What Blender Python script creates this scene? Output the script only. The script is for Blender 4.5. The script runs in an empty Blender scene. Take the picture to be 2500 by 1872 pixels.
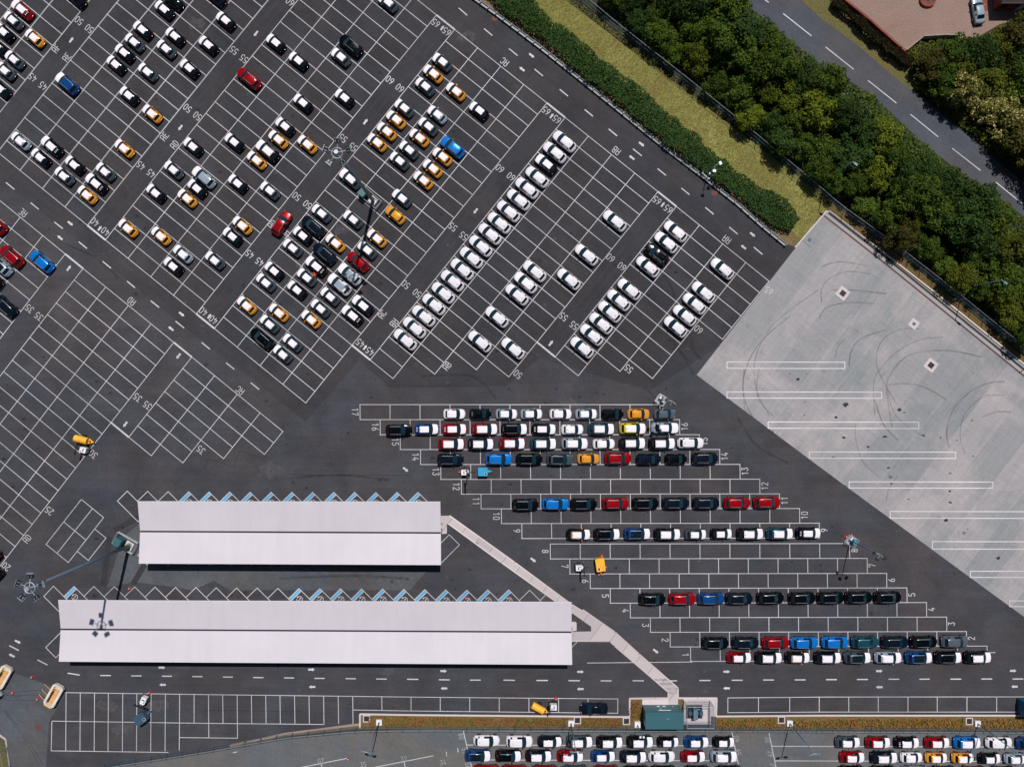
import bpy, bmesh, math, random
from math import sin, cos, pi, radians, sqrt, atan2, hypot, floor
from mathutils import Vector, Matrix, noise
random.seed(7)
S = 14.0; H = 138.0
SUN_EL = 62.0; SUN_DIR = (0.218, 0.976)          # horizontal direction towards the sun (world x,y)
sc = bpy.context.scene
C = bpy.data.collections.new('scene_objects'); sc.collection.children.link(C)
# ---------------- camera, world, sun
cam = bpy.data.cameras.new('camera'); co = bpy.data.objects.new('camera', cam); sc.collection.objects.link(co)
co.location = (0, 0, H); co.rotation_euler = (0, 0, 0)
cam.sensor_fit = 'HORIZONTAL'; cam.sensor_width = 36; cam.lens = 36*H/(2500/S); cam.clip_end = 3000; cam.clip_start = 1
sc.camera = co
w = bpy.data.worlds.new("World"); sc.world = w; w.use_nodes = True
nt = w.node_tree; bg = nt.nodes['Background']
sky = nt.nodes.new('ShaderNodeTexSky'); sky.sky_type = 'NISHITA'; sky.sun_disc = False
sky.sun_elevation = radians(SUN_EL); sky.sun_rotation = atan2(SUN_DIR[0], SUN_DIR[1])
sky.air_density = 1.0; sky.dust_density = 0.6; sky.ozone_density = 1.5
nt.links.new(sky.outputs[0], bg.inputs[0]); bg.inputs[1].default_value = 0.05
sl = bpy.data.lights.new('sun', 'SUN'); sl.energy = 5.0; sl.angle = radians(0.5); sl.color = (1.0, 0.955, 0.93)
so = bpy.data.objects.new('sun', sl); sc.collection.objects.link(so)
dv = Vector((SUN_DIR[0]*cos(radians(SUN_EL)), SUN_DIR[1]*cos(radians(SUN_EL)), sin(radians(SUN_EL))))
so.rotation_euler = dv.to_track_quat('Z', 'Y').to_euler(); so.location = (20, 80, 100)
sc.view_settings.view_transform = 'Standard'; sc.view_settings.look = 'None'; sc.view_settings.gamma = 1
sc.view_settings.exposure = -0.25
sc.cycles.max_bounces = 5; sc.cycles.diffuse_bounces = 2; sc.cycles.glossy_bounces = 3
sc.cycles.transparent_max_bounces = 8; sc.cycles.sample_clamp_indirect = 4
# ---------------- coordinates: photograph pixel (2500x1872) of something h metres up -> metres
def P(x, y, h=0.0):
    k = (1-h/H)/S
    return ((x-1250)*k, (936-y)*k)
def T(tx, ty, *pts):                                # points of one enlarged 500 px tile
    return [(tx+a/3.312, ty+b/3.312) for a, b in pts]
def PW(pts, h=0.0): return [P(x, y, h) for x, y in pts]
# ---------------- materials
MT = {}
def lin(c): return tuple(c)+(1.0,)
def nodes(name):
    m = bpy.data.materials.new(name); m.use_nodes = True
    n = m.node_tree.nodes; b = n['Principled BSDF']
    return m, m.node_tree, b
def vm(nt_, val): pass
def noise_n(nt_, scale, detail=3, rough=.6, vec=None, dist=0.0):
    t = nt_.nodes.new('ShaderNodeTexNoise'); t.inputs['Scale'].default_value = scale
    t.inputs['Detail'].default_value = detail; t.inputs['Roughness'].default_value = rough
    t.inputs['Distortion'].default_value = dist
    if vec is not None: nt_.links.new(vec, t.inputs['Vector'])
    return t.outputs['Fac']
def geo_pos(nt_, rot=0.0, scale=(1, 1, 1)):
    g = nt_.nodes.new('ShaderNodeNewGeometry'); mp = nt_.nodes.new('ShaderNodeMapping')
    mp.inputs['Rotation'].default_value = (0, 0, rot); mp.inputs['Scale'].default_value = scale
    # rotate first, then scale
    mp2 = nt_.nodes.new('ShaderNodeMapping'); mp2.inputs['Scale'].default_value = scale
    mp.inputs['Scale'].default_value = (1, 1, 1)
    nt_.links.new(g.outputs['Position'], mp.inputs[0]); nt_.links.new(mp.outputs[0], mp2.inputs[0])
    return mp2.outputs[0]
def ramp(nt_, fac, stops):
    r = nt_.nodes.new('ShaderNodeValToRGB'); e = r.color_ramp.elements
    while len(e) < len(stops): e.new(0.5)
    for k, (p, c) in enumerate(stops):
        e[k].position = p; e[k].color = (c, c, c, 1) if not isinstance(c, tuple) else (c+(1,) if len(c) == 3 else c)
    nt_.links.new(fac, r.inputs[0]); return r.outputs[0]
def mix(nt_, a, b, f, mode='MIX'):
    x = nt_.nodes.new('ShaderNodeMix'); x.data_type = 'RGBA'; x.blend_type = mode
    def put(s, v):
        if isinstance(v, tuple): s.default_value = v if len(v) == 4 else v+(1,)
        elif isinstance(v, (int, float)): s.default_value = v
        else: nt_.links.new(v, s)
    put(x.inputs[6], a); put(x.inputs[7], b); put(x.inputs[0], f)
    return x.outputs[2]
def mat_plain(name, col, rough=.6, metal=0.0, coat=0.0, var=.12, vs=2.0, spec=.5):
    if name in MT: return MT[name]
    m, t, b = nodes(name)
    f = noise_n(t, vs, 4)
    v = ramp(t, f, [(.3, 1-var), (.7, 1+var)])
    c = mix(t, lin(col), v, 1.0, 'MULTIPLY')
    t.links.new(c, b.inputs['Base Color']); b.inputs['Roughness'].default_value = rough
    b.inputs['Metallic'].default_value = metal; b.inputs['Coat Weight'].default_value = coat
    b.inputs['Coat Roughness'].default_value = .06; b.inputs['Specular IOR Level'].default_value = spec
    MT[name] = m; return m
def mat_asphalt(name, c1, c2, rot=0.0, amp=1.0, stain=.35):
    m, t, b = nodes(name)
    p = geo_pos(t); ps = geo_pos(t, rot, (.12, 1.3, 1))
    big = noise_n(t, .022, 4, .6, p, .6); mid = noise_n(t, .16, 5, .65, p, .4); fine = noise_n(t, 2.2, 3, .7, p)
    st = noise_n(t, .7, 4, .6, ps)
    c = mix(t, lin(c1), lin(c2), ramp(t, big, [(.38, 0.0), (.62, 1.0)]))
    c = mix(t, c, ramp(t, mid, [(.25, 1-.30*amp), (.5, 1.0), (.8, 1+.34*amp)]), 1.0, 'MULTIPLY')
    c = mix(t, c, ramp(t, st, [(.3, 1-.10*amp), (.7, 1+.10*amp)]), 1.0, 'MULTIPLY')
    c = mix(t, c, ramp(t, fine, [(.25, .84), (.75, 1.16)]), 1.0, 'MULTIPLY')
    tn = noise_n(t, .09, 4, .6, geo_pos(t, 1.0), .5); c = mix(t, c, mix(t, (1.06, .99, .95, 1), (.93, 1.0, 1.08, 1), ramp(t, tn, [(.4, 0.0), (.6, 1.0)])), 1.0, 'MULTIPLY')
    sp = noise_n(t, .5, 6, .75, p, 1.2)
    c = mix(t, c, (.14, .13, .12, 1), ramp(t, sp, [(.70, 0.0), (.85, stain)]))
    sp2 = noise_n(t, .33, 5, .7, ps, .8)
    c = mix(t, c, (.012, .012, .015, 1), ramp(t, sp2, [(.68, 0.0), (.82, stain)]))
    t.links.new(c, b.inputs['Base Color']); b.inputs['Roughness'].default_value = .88
    b.inputs['Specular IOR Level'].default_value = .3
    MT[name] = m; return m
MT['paint'] = None
def mat_paint(name, col, wear):
    m, t, b = nodes(name); p = geo_pos(t)
    n1 = noise_n(t, 3.0, 5, .7, p); n2 = noise_n(t, .07, 3, .6, p)
    c = mix(t, lin(col), (.22, .22, .23, 1), ramp(t, n1, [(.5, 0.0), (.8, wear)]))
    c = mix(t, c, ramp(t, n2, [(.35, .72), (.65, 1.08)]), 1.0, 'MULTIPLY')
    t.links.new(c, b.inputs['Base Color']); b.inputs['Roughness'].default_value = .7
    MT[name] = m; return m
mat_paint('line_white', (.56, .555, .575), .85); mat_paint('line_worn', (.36, .37, .37), .6); mat_paint('bay_blue', (.10, .36, .60), .45)
mat_paint('line_on_concrete', (.66, .64, .66), .3)
VR = radians(-38.5)
mat_asphalt('asphalt', (.0325, .0315, .0350), (.0405, .0395, .0435), .66)
mat_asphalt('asphalt_grey', (.0445, .0450, .0515), (.052, .050, .0550), 0.0)
mat_asphalt('asphalt_pale', (.078, .085, .092), (.070, .070, .078), 0.9)
mat_asphalt('asphalt_lot', (.105, .108, .108), (.118, .120, .122), 0.2, .6)
mat_asphalt('asphalt_dark', (.042, .0405, .0445), (.049, .0465, .051), 0.0)
mat_asphalt('asphalt_road', (.066, .070, .080), (.060, .064, .074), .66, .7, .15)
def mat_concrete():
    m, t, b = nodes('concrete'); p = geo_pos(t)
    g = geo_pos(t, radians(37.8), (1, 1, 1))
    sx = t.nodes.new('ShaderNodeSeparateXYZ'); t.links.new(g, sx.inputs[0])
    dv_ = t.nodes.new('ShaderNodeMath'); dv_.operation = 'DIVIDE'; dv_.inputs[1].default_value = 5.25; t.links.new(sx.outputs[0], dv_.inputs[0])
    ad = t.nodes.new('ShaderNodeMath'); ad.operation = 'ADD'; ad.inputs[1].default_value = .36; t.links.new(dv_.outputs[0], ad.inputs[0])
    fl = t.nodes.new('ShaderNodeMath'); fl.operation = 'FLOOR'; t.links.new(ad.outputs[0], fl.inputs[0])
    fr = t.nodes.new('ShaderNodeMath'); fr.operation = 'FRACT'; t.links.new(ad.outputs[0], fr.inputs[0])
    wn = t.nodes.new('ShaderNodeTexWhiteNoise'); wn.noise_dimensions = '1D'; t.links.new(fl.outputs[0], wn.inputs['W'])
    c = mix(t, (.20, .215, .225, 1), (.32, .305, .31, 1), wn.outputs['Value'])
    big = noise_n(t, .045, 5, .6, p, 1.4); c = mix(t, c, (.40, .355, .35, 1), ramp(t, big, [(.46, 0.0), (.68, .8)]))
    cool = noise_n(t, .09, 5, .65, p, .8); c = mix(t, c, (.20, .225, .235, 1), ramp(t, cool, [(.49, 0.0), (.72, .85)]))
    pst = geo_pos(t, radians(37.8), (2.2, .22, 1)); pst2 = geo_pos(t, radians(37.8), (.25, 2.6, 1))
    st = noise_n(t, .8, 5, .7, pst); c = mix(t, c, ramp(t, st, [(.3, .88), (.7, 1.07)]), 1.0, 'MULTIPLY')
    st2 = noise_n(t, .6, 5, .72, pst2, .5); c = mix(t, c, ramp(t, st2, [(.25, .90), (.7, 1.07)]), 1.0, 'MULTIPLY')
    fine = noise_n(t, 2.5, 5, .7, p); c = mix(t, c, ramp(t, fine, [(.3, .9), (.7, 1.08)]), 1.0, 'MULTIPLY')
    j = ramp(t, fr.outputs[0], [(.0, .5), (.008, .5), (.016, 0.0)])
    c = mix(t, c, (.42, .40, .40, 1), j)
    dk = noise_n(t, .38, 6, .75, geo_pos(t, .4, (1, 2, 1)), .6); c = mix(t, c, (.10, .11, .11, 1), ramp(t, dk, [(.60, 0.0), (.80, .75)]))
    t.links.new(c, b.inputs['Base Color']); b.inputs['Roughness'].default_value = .85
    MT['concrete'] = m
mat_concrete()
def mat_mottle(name, cols, s1=.35, s2=3.0, rough=.9, str_rot=None):
    m, t, b = nodes(name); p = geo_pos(t)
    f = noise_n(t, s1, 6, .7, p, .8)
    st = [(.28+.44*k/(len(cols)-1), tuple(cc)) for k, cc in enumerate(cols)]
    c = ramp(t, f, st)
    f2 = noise_n(t, s2, 5, .75, p if str_rot is None else geo_pos(t, str_rot, (.5, 2, 1)))
    c = mix(t, c, ramp(t, f2, [(.3, .6), (.7, 1.35)]), 1.0, 'MULTIPLY')
    t.links.new(c, b.inputs['Base Color']); b.inputs['Roughness'].default_value = rough
    bp = t.nodes.new('ShaderNodeBump'); bp.inputs['Strength'].default_value = .5; bp.inputs['Distance'].default_value = .15
    t.links.new(f2, bp.inputs['Height']); t.links.new(bp.outputs[0], b.inputs['Normal'])
    MT[name] = m; return m
mat_mottle('earth', [(.018, .016, .008), (.02, .026, .010), (.035, .03, .014)])
mat_mottle('grass_dry', [(.17, .12, .045), (.17, .16, .045), (.20, .20, .055), (.27, .25, .09)], .16, 1.0, .95, 2.2)
mat_mottle('verge_brown', [(.20, .075, .038), (.17, .085, .03), (.12, .10, .022), (.06, .07, .014)], .5, 2.4)
mat_mottle('verge_straw', [(.22, .14, .07), (.16, .11, .05), (.10, .10, .03)], .6, 2.6)
mat_mottle('verge_green', [(.15, .09, .03), (.10, .10, .025), (.16, .08, .035)], .3, 2.5)
mat_mottle('gravel', [(.225, .145, .115), (.25, .17, .14), (.28, .19, .16)], .12, 5.0, .95)
mat_plain('pink_concrete', (.52, .46, .46), .85, var=.12, vs=.9)
mat_plain('kerb_pink', (.55, .48, .47), .85, var=.25, vs=.8)
mat_plain('kerb_grey', (.30, .31, .31), .85, var=.3, vs=.9)
mat_plain('drain_dark', (.02, .016, .018), .8); mat_plain('drain_red', (.10, .035, .03), .8)
mat_plain('steel', (.30, .32, .34), .45, .7); mat_plain('steel_blue', (.13, .20, .26), .5, .3)
mat_plain('fence_blue', (.10, .16, .20), .55, .2); mat_plain('galv', (.38, .42, .44), .5, .5)
mat_plain('black_plastic', (.01, .011, .013), .5); mat_plain('tyre', (.012, .012, .013), .8)
mat_plain('rim', (.22, .23, .24), .35, .8); mat_plain('white_paint', (.74, .74, .76), .4); mat_plain('cream', (.60, .54, .46), .7, var=.25, vs=1.2)
mat_plain('yellow_paint', (.85, .42, .03), .4, coat=.3); mat_plain('orange_paint', (.80, .33, .05), .45)
mat_plain('red_paint', (.45, .015, .02), .45); mat_plain('hivis', (.90, .07, .015), .7); mat_plain('blue_paint', (.02, .30, .50), .4, coat=.2)
mat_plain('slate_paint', (.04, .08, .12), .4); mat_plain('green_panel', (.028, .105, .125), .5, var=.06, vs=.4); mat_plain('teal_cabinet', (.03, .12, .13), .5)
mat_plain('container_blue', (.01, .10, .18), .5); mat_plain('brick_red', (.22, .05, .03), .85, var=.3, vs=3)
mat_plain('iron_cover', (.028, .024, .026), .7, .3); mat_plain('rust', (.12, .04, .028), .8, var=.3, vs=3); mat_plain('plank', (.55, .52, .48), .8)
mat_plain('skin', (.45, .26, .18), .6); mat_plain('trousers', (.02, .022, .03), .8); mat_plain('hair', (.03, .02, .012), .8)
mat_plain('roof_dark', (.035, .030, .032), .8); mat_plain('bark', (.07, .05, .035), .9, var=.3, vs=4)
mat_plain('deck_tan', (.60, .33, .12), .7, var=.3)
mat_plain('floodlight_face', (.012, .02, .025), .15, coat=.5); mat_plain('stone', (.33, .25, .21), .9, var=.3)
def mat_roofsheet():
    m, t, b = nodes('roof_sheet'); p = geo_pos(t)
    wv = t.nodes.new('ShaderNodeTexWave'); wv.wave_type = 'BANDS'; wv.bands_direction = 'X'; wv.inputs['Scale'].default_value = .5
    t.links.new(p, wv.inputs[0])
    pb = geo_pos(t, 0, (1.1, .03, 1)); n = noise_n(t, .9, 3, .6, pb)
    c = mix(t, (.55, .515, .56, 1), (.585, .545, .58, 1), ramp(t, n, [(.3, 0.0), (.7, 1.0)]))
    n2 = noise_n(t, .12, 4, .6, p); c = mix(t, c, ramp(t, n2, [(.3, .96), (.7, 1.03)]), 1.0, 'MULTIPLY')
    t.links.new(c, b.inputs['Base Color']); b.inputs['Roughness'].default_value = .55
    bp = t.nodes.new('ShaderNodeBump'); bp.inputs['Strength'].default_value = .1; bp.inputs['Distance'].default_value = .02
    t.links.new(wv.outputs['Fac'], bp.inputs['Height']); t.links.new(bp.outputs[0], b.inputs['Normal'])
    MT['roof_sheet'] = m
mat_roofsheet()
def mat_leaf(name, cols, gloss=.75):
    m, t, b = nodes(name)
    g = t.nodes.new('ShaderNodeNewGeometry'); oi = t.nodes.new('ShaderNodeObjectInfo')
    c = ramp(t, g.outputs['Random Per Island'], [(k/(len(cols)-1), tuple(cc)) for k, cc in enumerate(cols)])
    c = mix(t, c, ramp(t, oi.outputs['Random'], [(0, (.85, .74, .62)), (1, (1.75, 1.48, 1.2))]), 1.0, 'MULTIPLY')
    t.links.new(c, b.inputs['Base Color']); b.inputs['Roughness'].default_value = gloss; b.inputs['Specular IOR Level'].default_value = .12
    tr = t.nodes.new('ShaderNodeBsdfTranslucent'); t.links.new(c, tr.inputs[0])
    mx = t.nodes.new('ShaderNodeMixShader'); mx.inputs[0].default_value = .22
    out = t.nodes['Material Output']; t.links.new(b.outputs[0], mx.inputs[1]); t.links.new(tr.outputs[0], mx.inputs[2]); t.links.new(mx.outputs[0], out.inputs[0])
    MT[name] = m; return m
mat_leaf('leaf_green', [(0.0185, 0.0487, 0.0067), (0.0336, 0.0773, 0.0101), (0.0554, 0.1050, 0.0151), (0.0924, 0.1386, 0.0185)])
mat_leaf('leaf_dark', [(0.0126, 0.0353, 0.0084), (0.0218, 0.0538, 0.0134), (0.0370, 0.0756, 0.0168)])
mat_leaf('leaf_olive', [(0.0353, 0.0588, 0.0084), (0.0605, 0.0840, 0.0109), (0.0966, 0.1176, 0.0151)])
mat_leaf('leaf_bright', [(0.0360, 0.0720, 0.0072), (0.0684, 0.1080, 0.0108), (0.1188, 0.1476, 0.0144)])
mat_leaf('leaf_brown', [(0.0420, 0.0437, 0.0118), (0.0655, 0.0605, 0.0168), (0.0504, 0.0714, 0.0151)])
mat_leaf('leaf_blossom', [(.05, .08, .015), (.08, .11, .02), (.12, .14, .03), (.50, .46, .26)])
mat_leaf('hedge_leaf', [(0.0118, 0.0403, 0.0118), (0.0218, 0.0655, 0.0202), (0.0403, 0.0924, 0.0269), (0.0554, 0.0966, 0.0286)])
mat_leaf('hedge_shaded_brown', [(.016, .014, .007), (.028, .022, .010), (.030, .034, .012)])  # brown leaves, darkened: the hedge's shaded side and shadow put into the colour
mat_leaf('grass_blade', [(.12, .145, .032), (.16, .175, .040), (.22, .215, .065), (.17, .13, .045)])
mat_leaf('weed', [(.08, .08, .014), (.18, .13, .025), (.26, .10, .04), (.09, .12, .015), (.30, .15, .07)])
# ---------------- mesh helpers
class MB:
    def __init__(s): s.v = []; s.f = []; s.m = []; s.mats = []
    def mi(s, m):
        if m not in s.mats: s.mats.append(m)
        return s.mats.index(m)
    def face(s, pts, m='steel'):
        k = len(s.v); s.v += [tuple(p) for p in pts]; s.f.append(tuple(range(k, k+len(pts)))); s.m.append(s.mi(m))
    def box(s, c, d, m='steel', rz=0.0, M=None):
        hx, hy, hz = d[0]/2, d[1]/2, d[2]/2; k = len(s.v); cr, sr = cos(rz), sin(rz)
        for x, y, z in ((-1,-1,-1),(1,-1,-1),(1,1,-1),(-1,1,-1),(-1,-1,1),(1,-1,1),(1,1,1),(-1,1,1)):
            a, b = x*hx, y*hy; s.v.append((c[0]+a*cr-b*sr, c[1]+a*sr+b*cr, c[2]+z*hz))
        for q in ((0,3,2,1),(4,5,6,7),(0,1,5,4),(1,2,6,5),(2,3,7,6),(3,0,4,7)):
            s.f.append(tuple(k+i for i in q)); s.m.append(s.mi(m))
        return s
    def tube(s, a, b, r0, r1=None, n=10, m='steel', cap=True):
        r1 = r0 if r1 is None else r1; a = Vector(a); b = Vector(b); d = (b-a).normalized()
        u = d.orthogonal().normalized(); w_ = d.cross(u); k = len(s.v)
        for c, r in ((a, r0), (b, r1)):
            for i in range(n):
                t = 2*pi*i/n; q = c+u*(r*cos(t))+w_*(r*sin(t)); s.v.append(tuple(q))
        for i in range(n):
            j = (i+1) % n; s.f.append((k+i, k+j, k+n+j, k+n+i)); s.m.append(s.mi(m))
        if cap:
            s.f.append(tuple(k+n+i for i in range(n))); s.m.append(s.mi(m))
            s.f.append(tuple(k+n-1-i for i in range(n))); s.m.append(s.mi(m))
        return s
    def prism(s, pts, z0, z1, m='steel'):
        A = sum(pts[i][0]*pts[(i+1) % len(pts)][1]-pts[(i+1) % len(pts)][0]*pts[i][1] for i in range(len(pts)))
        if A < 0: pts = pts[::-1]
        n = len(pts); k = len(s.v)
        for z in (z0, z1): s.v += [(p[0], p[1], z) for p in pts]
        s.f.append(tuple(k+n+i for i in range(n))); s.m.append(s.mi(m))
        s.f.append(tuple(k+n-1-i for i in range(n))); s.m.append(s.mi(m))
        for i in range(n):
            j = (i+1) % n; s.f.append((k+i, k+j, k+n+j, k+n+i)); s.m.append(s.mi(m))
        return s
    def sheet(s, pts, z, m='steel'):
        A = sum(pts[i][0]*pts[(i+1) % len(pts)][1]-pts[(i+1) % len(pts)][0]*pts[i][1] for i in range(len(pts)))
        if A < 0: pts = pts[::-1]
        s.face([(p[0], p[1], z) for p in pts], m); return s
    def line(s, a, b, w_, z, m='line_white', ext=0.0):
        dx, dy = b[0]-a[0], b[1]-a[1]; L = hypot(dx, dy) or 1; ux, uy = dx/L, dy/L
        a = (a[0]-ux*ext, a[1]-uy*ext); b = (b[0]+ux*ext, b[1]+uy*ext); nx, ny = -uy*w_/2, ux*w_/2
        s.face([(a[0]-nx, a[1]-ny, z), (b[0]-nx, b[1]-ny, z), (b[0]+nx, b[1]+ny, z), (a[0]+nx, a[1]+ny, z)], m)
    def mesh(s, name):
        me = bpy.data.meshes.new(name); me.from_pydata(s.v, [], s.f)
        for m in s.mats: me.materials.append(MT[m])
        me.polygons.foreach_set('material_index', s.m); me.update(); return me
    def build(s, name, parent=None, smooth=False, loc=None, rz=None):
        me = s.mesh(name)
        if smooth: me.polygons.foreach_set('use_smooth', [True]*len(me.polygons))
        o = bpy.data.objects.new(name, me); C.objects.link(o)
        if parent: o.parent = parent
        if loc is not None: o.location = loc
        if rz is not None: o.rotation_euler = (0, 0, rz)
        return o
def tag(o, label=None, cat=None, group=None, kind=None):
    if label: o['label'] = label
    if cat: o['category'] = cat
    if group: o['group'] = group
    if kind: o['kind'] = kind
    return o
def thing(name, label, cat, loc=(0, 0, 0), rz=0.0, group=None):
    o = bpy.data.objects.new(name, None); C.objects.link(o); o.location = loc; o.rotation_euler = (0, 0, rz); o.empty_display_size = .3
    return tag(o, label, cat, group)
def struct(name, mb): return tag(mb.build(name), kind='structure')
def dup(root):
    r = root.copy(); C.objects.link(r)
    for ch in list(root.children):
        c = ch.copy(); C.objects.link(c); c.parent = r
        for g in list(ch.children):
            d = g.copy(); C.objects.link(d); d.parent = c
    return r
WORDS = ['first','second','third','fourth','fifth','sixth','seventh','eighth','ninth','tenth','eleventh','twelfth','thirteenth','fourteenth','fifteenth','sixteenth','seventeenth','eighteenth','nineteenth','twentieth']
WORDS += ['twenty-'+q for q in WORDS[:9]]+['thirtieth']+['thirty-'+q for q in WORDS[:9]]+['fortieth']+['forty-'+q for q in WORDS[:9]]+['fiftieth']+['fifty-'+q for q in WORDS[:9]]
# ---------------- lattice of the slanted bays (bay column c, bay row r) -> photograph pixel
KX = [1109.97, 56.038, -22.6218, 0.0761901, 0.032927, -0.00696918, -0.0030917, -0.00207747, -0.00174084, 0.000359443]
KY = [72.7978, 44.6322, 27.6809, 0.0421141, 0.0464661, 0.0260146, -5.01847e-05, -0.000326819, -0.000899069, -0.000464019]
def LAT(c, r):
    b = (1, c, r, c*c, c*r, r*r, c**3, c*c*r, c*r*r, r**3)
    return (sum(k*q for k, q in zip(KX, b)), sum(k*q for k, q in zip(KY, b)))
def INV(x, y):
    b = (1, x, y, x*x, x*y, y*y)
    return (sum(k*q for k, q in zip([-12.7833, 0.0110967, 0.00883543, -1.39799e-07, -1.72773e-08, -1.03893e-07], b)),
            sum(k*q for k, q in zip([17.837, -0.0177182, 0.0216715, 2.5722e-07, -2.90166e-07, 1.69683e-07], b)))
# ---------------- the ground
g = MB(); g.sheet([(-420, -420), (420, -420), (420, 420), (-420, 420)], -.04, 'earth'); struct('ground', g)
g = MB(); g.sheet(PW([(-1500, -1500), (-500, -1330), (1161, -3), (1500, 257), (1802, 497), (1917, 595), (1942, 603), (2012, 517), (2500, 905), (3600, 1780), (3600, 3300), (-1500, 3300)]), 0, 'asphalt_grey'); struct('car_park_surface', g)
g = MB(); g.sheet(PW([(-1500, -1400), (-500, -1330), (1161, -3), (1500, 257), (1802, 497), (1917, 595), (1942, 603), (1830, 745), (1762, 840), LAT(12.8, 10.6), LAT(11.8, 11.6), LAT(9.2, 13.7), LAT(8.9, 16.6), LAT(5.9, 21.6), LAT(4.5, 21.5), LAT(4.4, 27), LAT(-.4, 27.2), LAT(-6, 27.2), (-1500, -760)]), .004, 'asphalt'); struct('bay_surface', g)
g = MB(); g.sheet(PW([(1201, 1629), (1433, 1622), (2500, 1619), (3600, 1619), (3600, 1750), (1201, 1750)]), .005, 'asphalt_dark')
g.sheet(PW([(879, 988), (1611, 986), (1900, 1180), (1700, 1330), (1345, 1330), (1100, 1170)]), .0055, 'asphalt_dark'); struct('lane_surface', g)
g = MB(); g.sheet(PW([(-1500, 1600), (0, 1631), (32, 1641), (100, 1665), (160, 1690), (120, 1760), (112, 1872), (100, 2300), (-1500, 2300)]), .006, 'asphalt_pale')
g.sheet(PW([(262, 1433), (300, 1310), (345, 1275), (560, 1285), (560, 1400), (470, 1440), (420, 1432), (330, 1420)]), .006, 'asphalt_pale')
g.sheet(PW([(470, 1385), (700, 1376), (1040, 1395), (1000, 1440), (560, 1440)]), .0065, 'asphalt_pale')
for a, b in (((279, 1294), (339, 1262)), ((267, 1310), (252, 1430)), ((354, 1376), (325, 1425))): g.line(P(*a), P(*b), 1.0, .007, 'asphalt')
struct('asphalt_patches', g)
g = MB(); g.sheet(PW([(-200, 2000), (271, 1870), (500, 1836), (693, 1800), (850, 1785), (1000, 1780), (1500, 1782), (2500, 1786), (3600, 1790), (3600, 3300), (-200, 3300)]), .0085, 'asphalt_lot'); struct('fenced_lot_surface', g)
g = MB(); CON = [(1942.3, 605.7), (2017, 518), (2024, 517), (2500, 892), (3600, 1760), (3600, 2300), (2500, 1505), (2356, 1400), (2000, 1138.5), (1700.8, 915)]
g.sheet(PW(CON), .008, 'concrete'); struct('concrete_apron', g)
# grass bank, verges, road, gravel yard
g = MB(); g.sheet(PW([(1100, -60), (1300, -60), (2000, 470), (2035, 515), (2022, 512), (2010, 519), (1942, 604), (1800, 480), (1400, 175)]), .004, 'grass_dry'); struct('grass_bank', g)
g = MB(); g.sheet(PW([(1125, -30), (1161, -3), (1500, 257), (1802, 497), (1917, 595), (1942, 603), (1960, 585), (1820, 480), (1500, 232), (1190, -30)]), .008, 'verge_straw'); struct('verge', g)
g = MB(); g.sheet(PW([(2018, 512), (2040, 500), (2140, 580), (2300, 705), (2500, 872), (3400, 1600), (3400, 1580+90), (2500, 905), (2026, 516)]), .0062, 'verge_brown'); struct('brown_verge', g)
g = MB(); g.sheet(PW([(1735, -120), (1600, -160), (1808, 0), (2000, 155), (2130, 232), (2250, 347), (2330, 410), (2462, 500), (3300, 1150), (3300, 1040), (2500, 447), (2360, 330), (2232, 226), (2193, 196), (2091, 109), (2000, 42), (1950, -5), (1800, -120)]), 0, 'asphalt_road'); struct('road', g)
g = MB()
for a, b in ((T(1500, 0, (1215, 0), (1248, 22))), (T(1500, 0, (1365, 112), (1593, 292))), T(2000, 0, (52, 382), (278, 562)), T(2000, 0, (394, 652), (624, 835)), T(2000, 0, (738, 926), (962, 1108)), T(2000, 0, (1075, 1200), (1305, 1380)), T(2000, 0, (1430, 1475), (1645, 1650))):
    g.line(P(*a), P(*b), .16, .006)
struct('road_markings', g)
g = MB(); g.sheet(PW([(1950, -5), (2000, 42), (2091, 109), (2193, 196), (2232, 226), (2260, 215), (2200, 140), (2090, 55), (2010, -10), (1900, -100)]), .004, 'verge_green'); struct('roadside_verge', g)
g = MB(); g.sheet(PW([(2030, -60), (2050, 0), (2206, 131), (2246, 97), (2386, 92), (2440, 60), (2520, 40), (2520, -200), (2000, -200)]), .008, 'gravel'); struct('gravel_yard', g)
# planted strip along the south fence
g = MB(); g.sheet(PW([(879, 1741), (1000, 1743), (1500, 1748), (1537, 1748), (1537, 1704), (1567, 1704), (1567, 1779), (879, 1779)]), .0105, 'verge_brown')
g.sheet(PW([(1656, 1703), (1668, 1703), (1668, 1779), (1656, 1779)]), .0105, 'verge_brown')
g.sheet(PW([(1748, 1748), (2000, 1745), (2500, 1746), (3400, 1746), (3400, 1785), (1748, 1781)]), .0105, 'verge_brown')
g.sheet(PW([(560, 1816), (700, 1787), (850, 1768), (879, 1766), (879, 1776), (700, 1797), (560, 1824)]), .0115, 'verge_straw'); struct('planted_strip', g)
g = MB(); g.sheet(PW([(-60, 1760), (0, 1792), (15, 1803), (25, 1872), (50, 2000), (-60, 2000)]), .008, 'verge_green'); struct('grass_corner', g)
def kerb(name, pts, w_, h, m, z0=0.0):
    b = MB()
    for i, (a, c) in enumerate(zip(pts[:-1], pts[1:])):
        A = P(*a); B = P(*c); L = hypot(B[0]-A[0], B[1]-A[1]); n = max(1, round(L/3.0)) if L < 60 else round(L/6)
        ang = atan2(B[1]-A[1], B[0]-A[0])
        for k in range(n):
            t = (k+.5)/n; b.box((A[0]+(B[0]-A[0])*t, A[1]+(B[1]-A[1])*t, z0+(h+.002*(i % 2))/2), (L/n-.012+(.06 if k in (0, n-1) else 0), w_, h+.002*(i % 2)), m, ang)
    struct(name, b)
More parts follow.
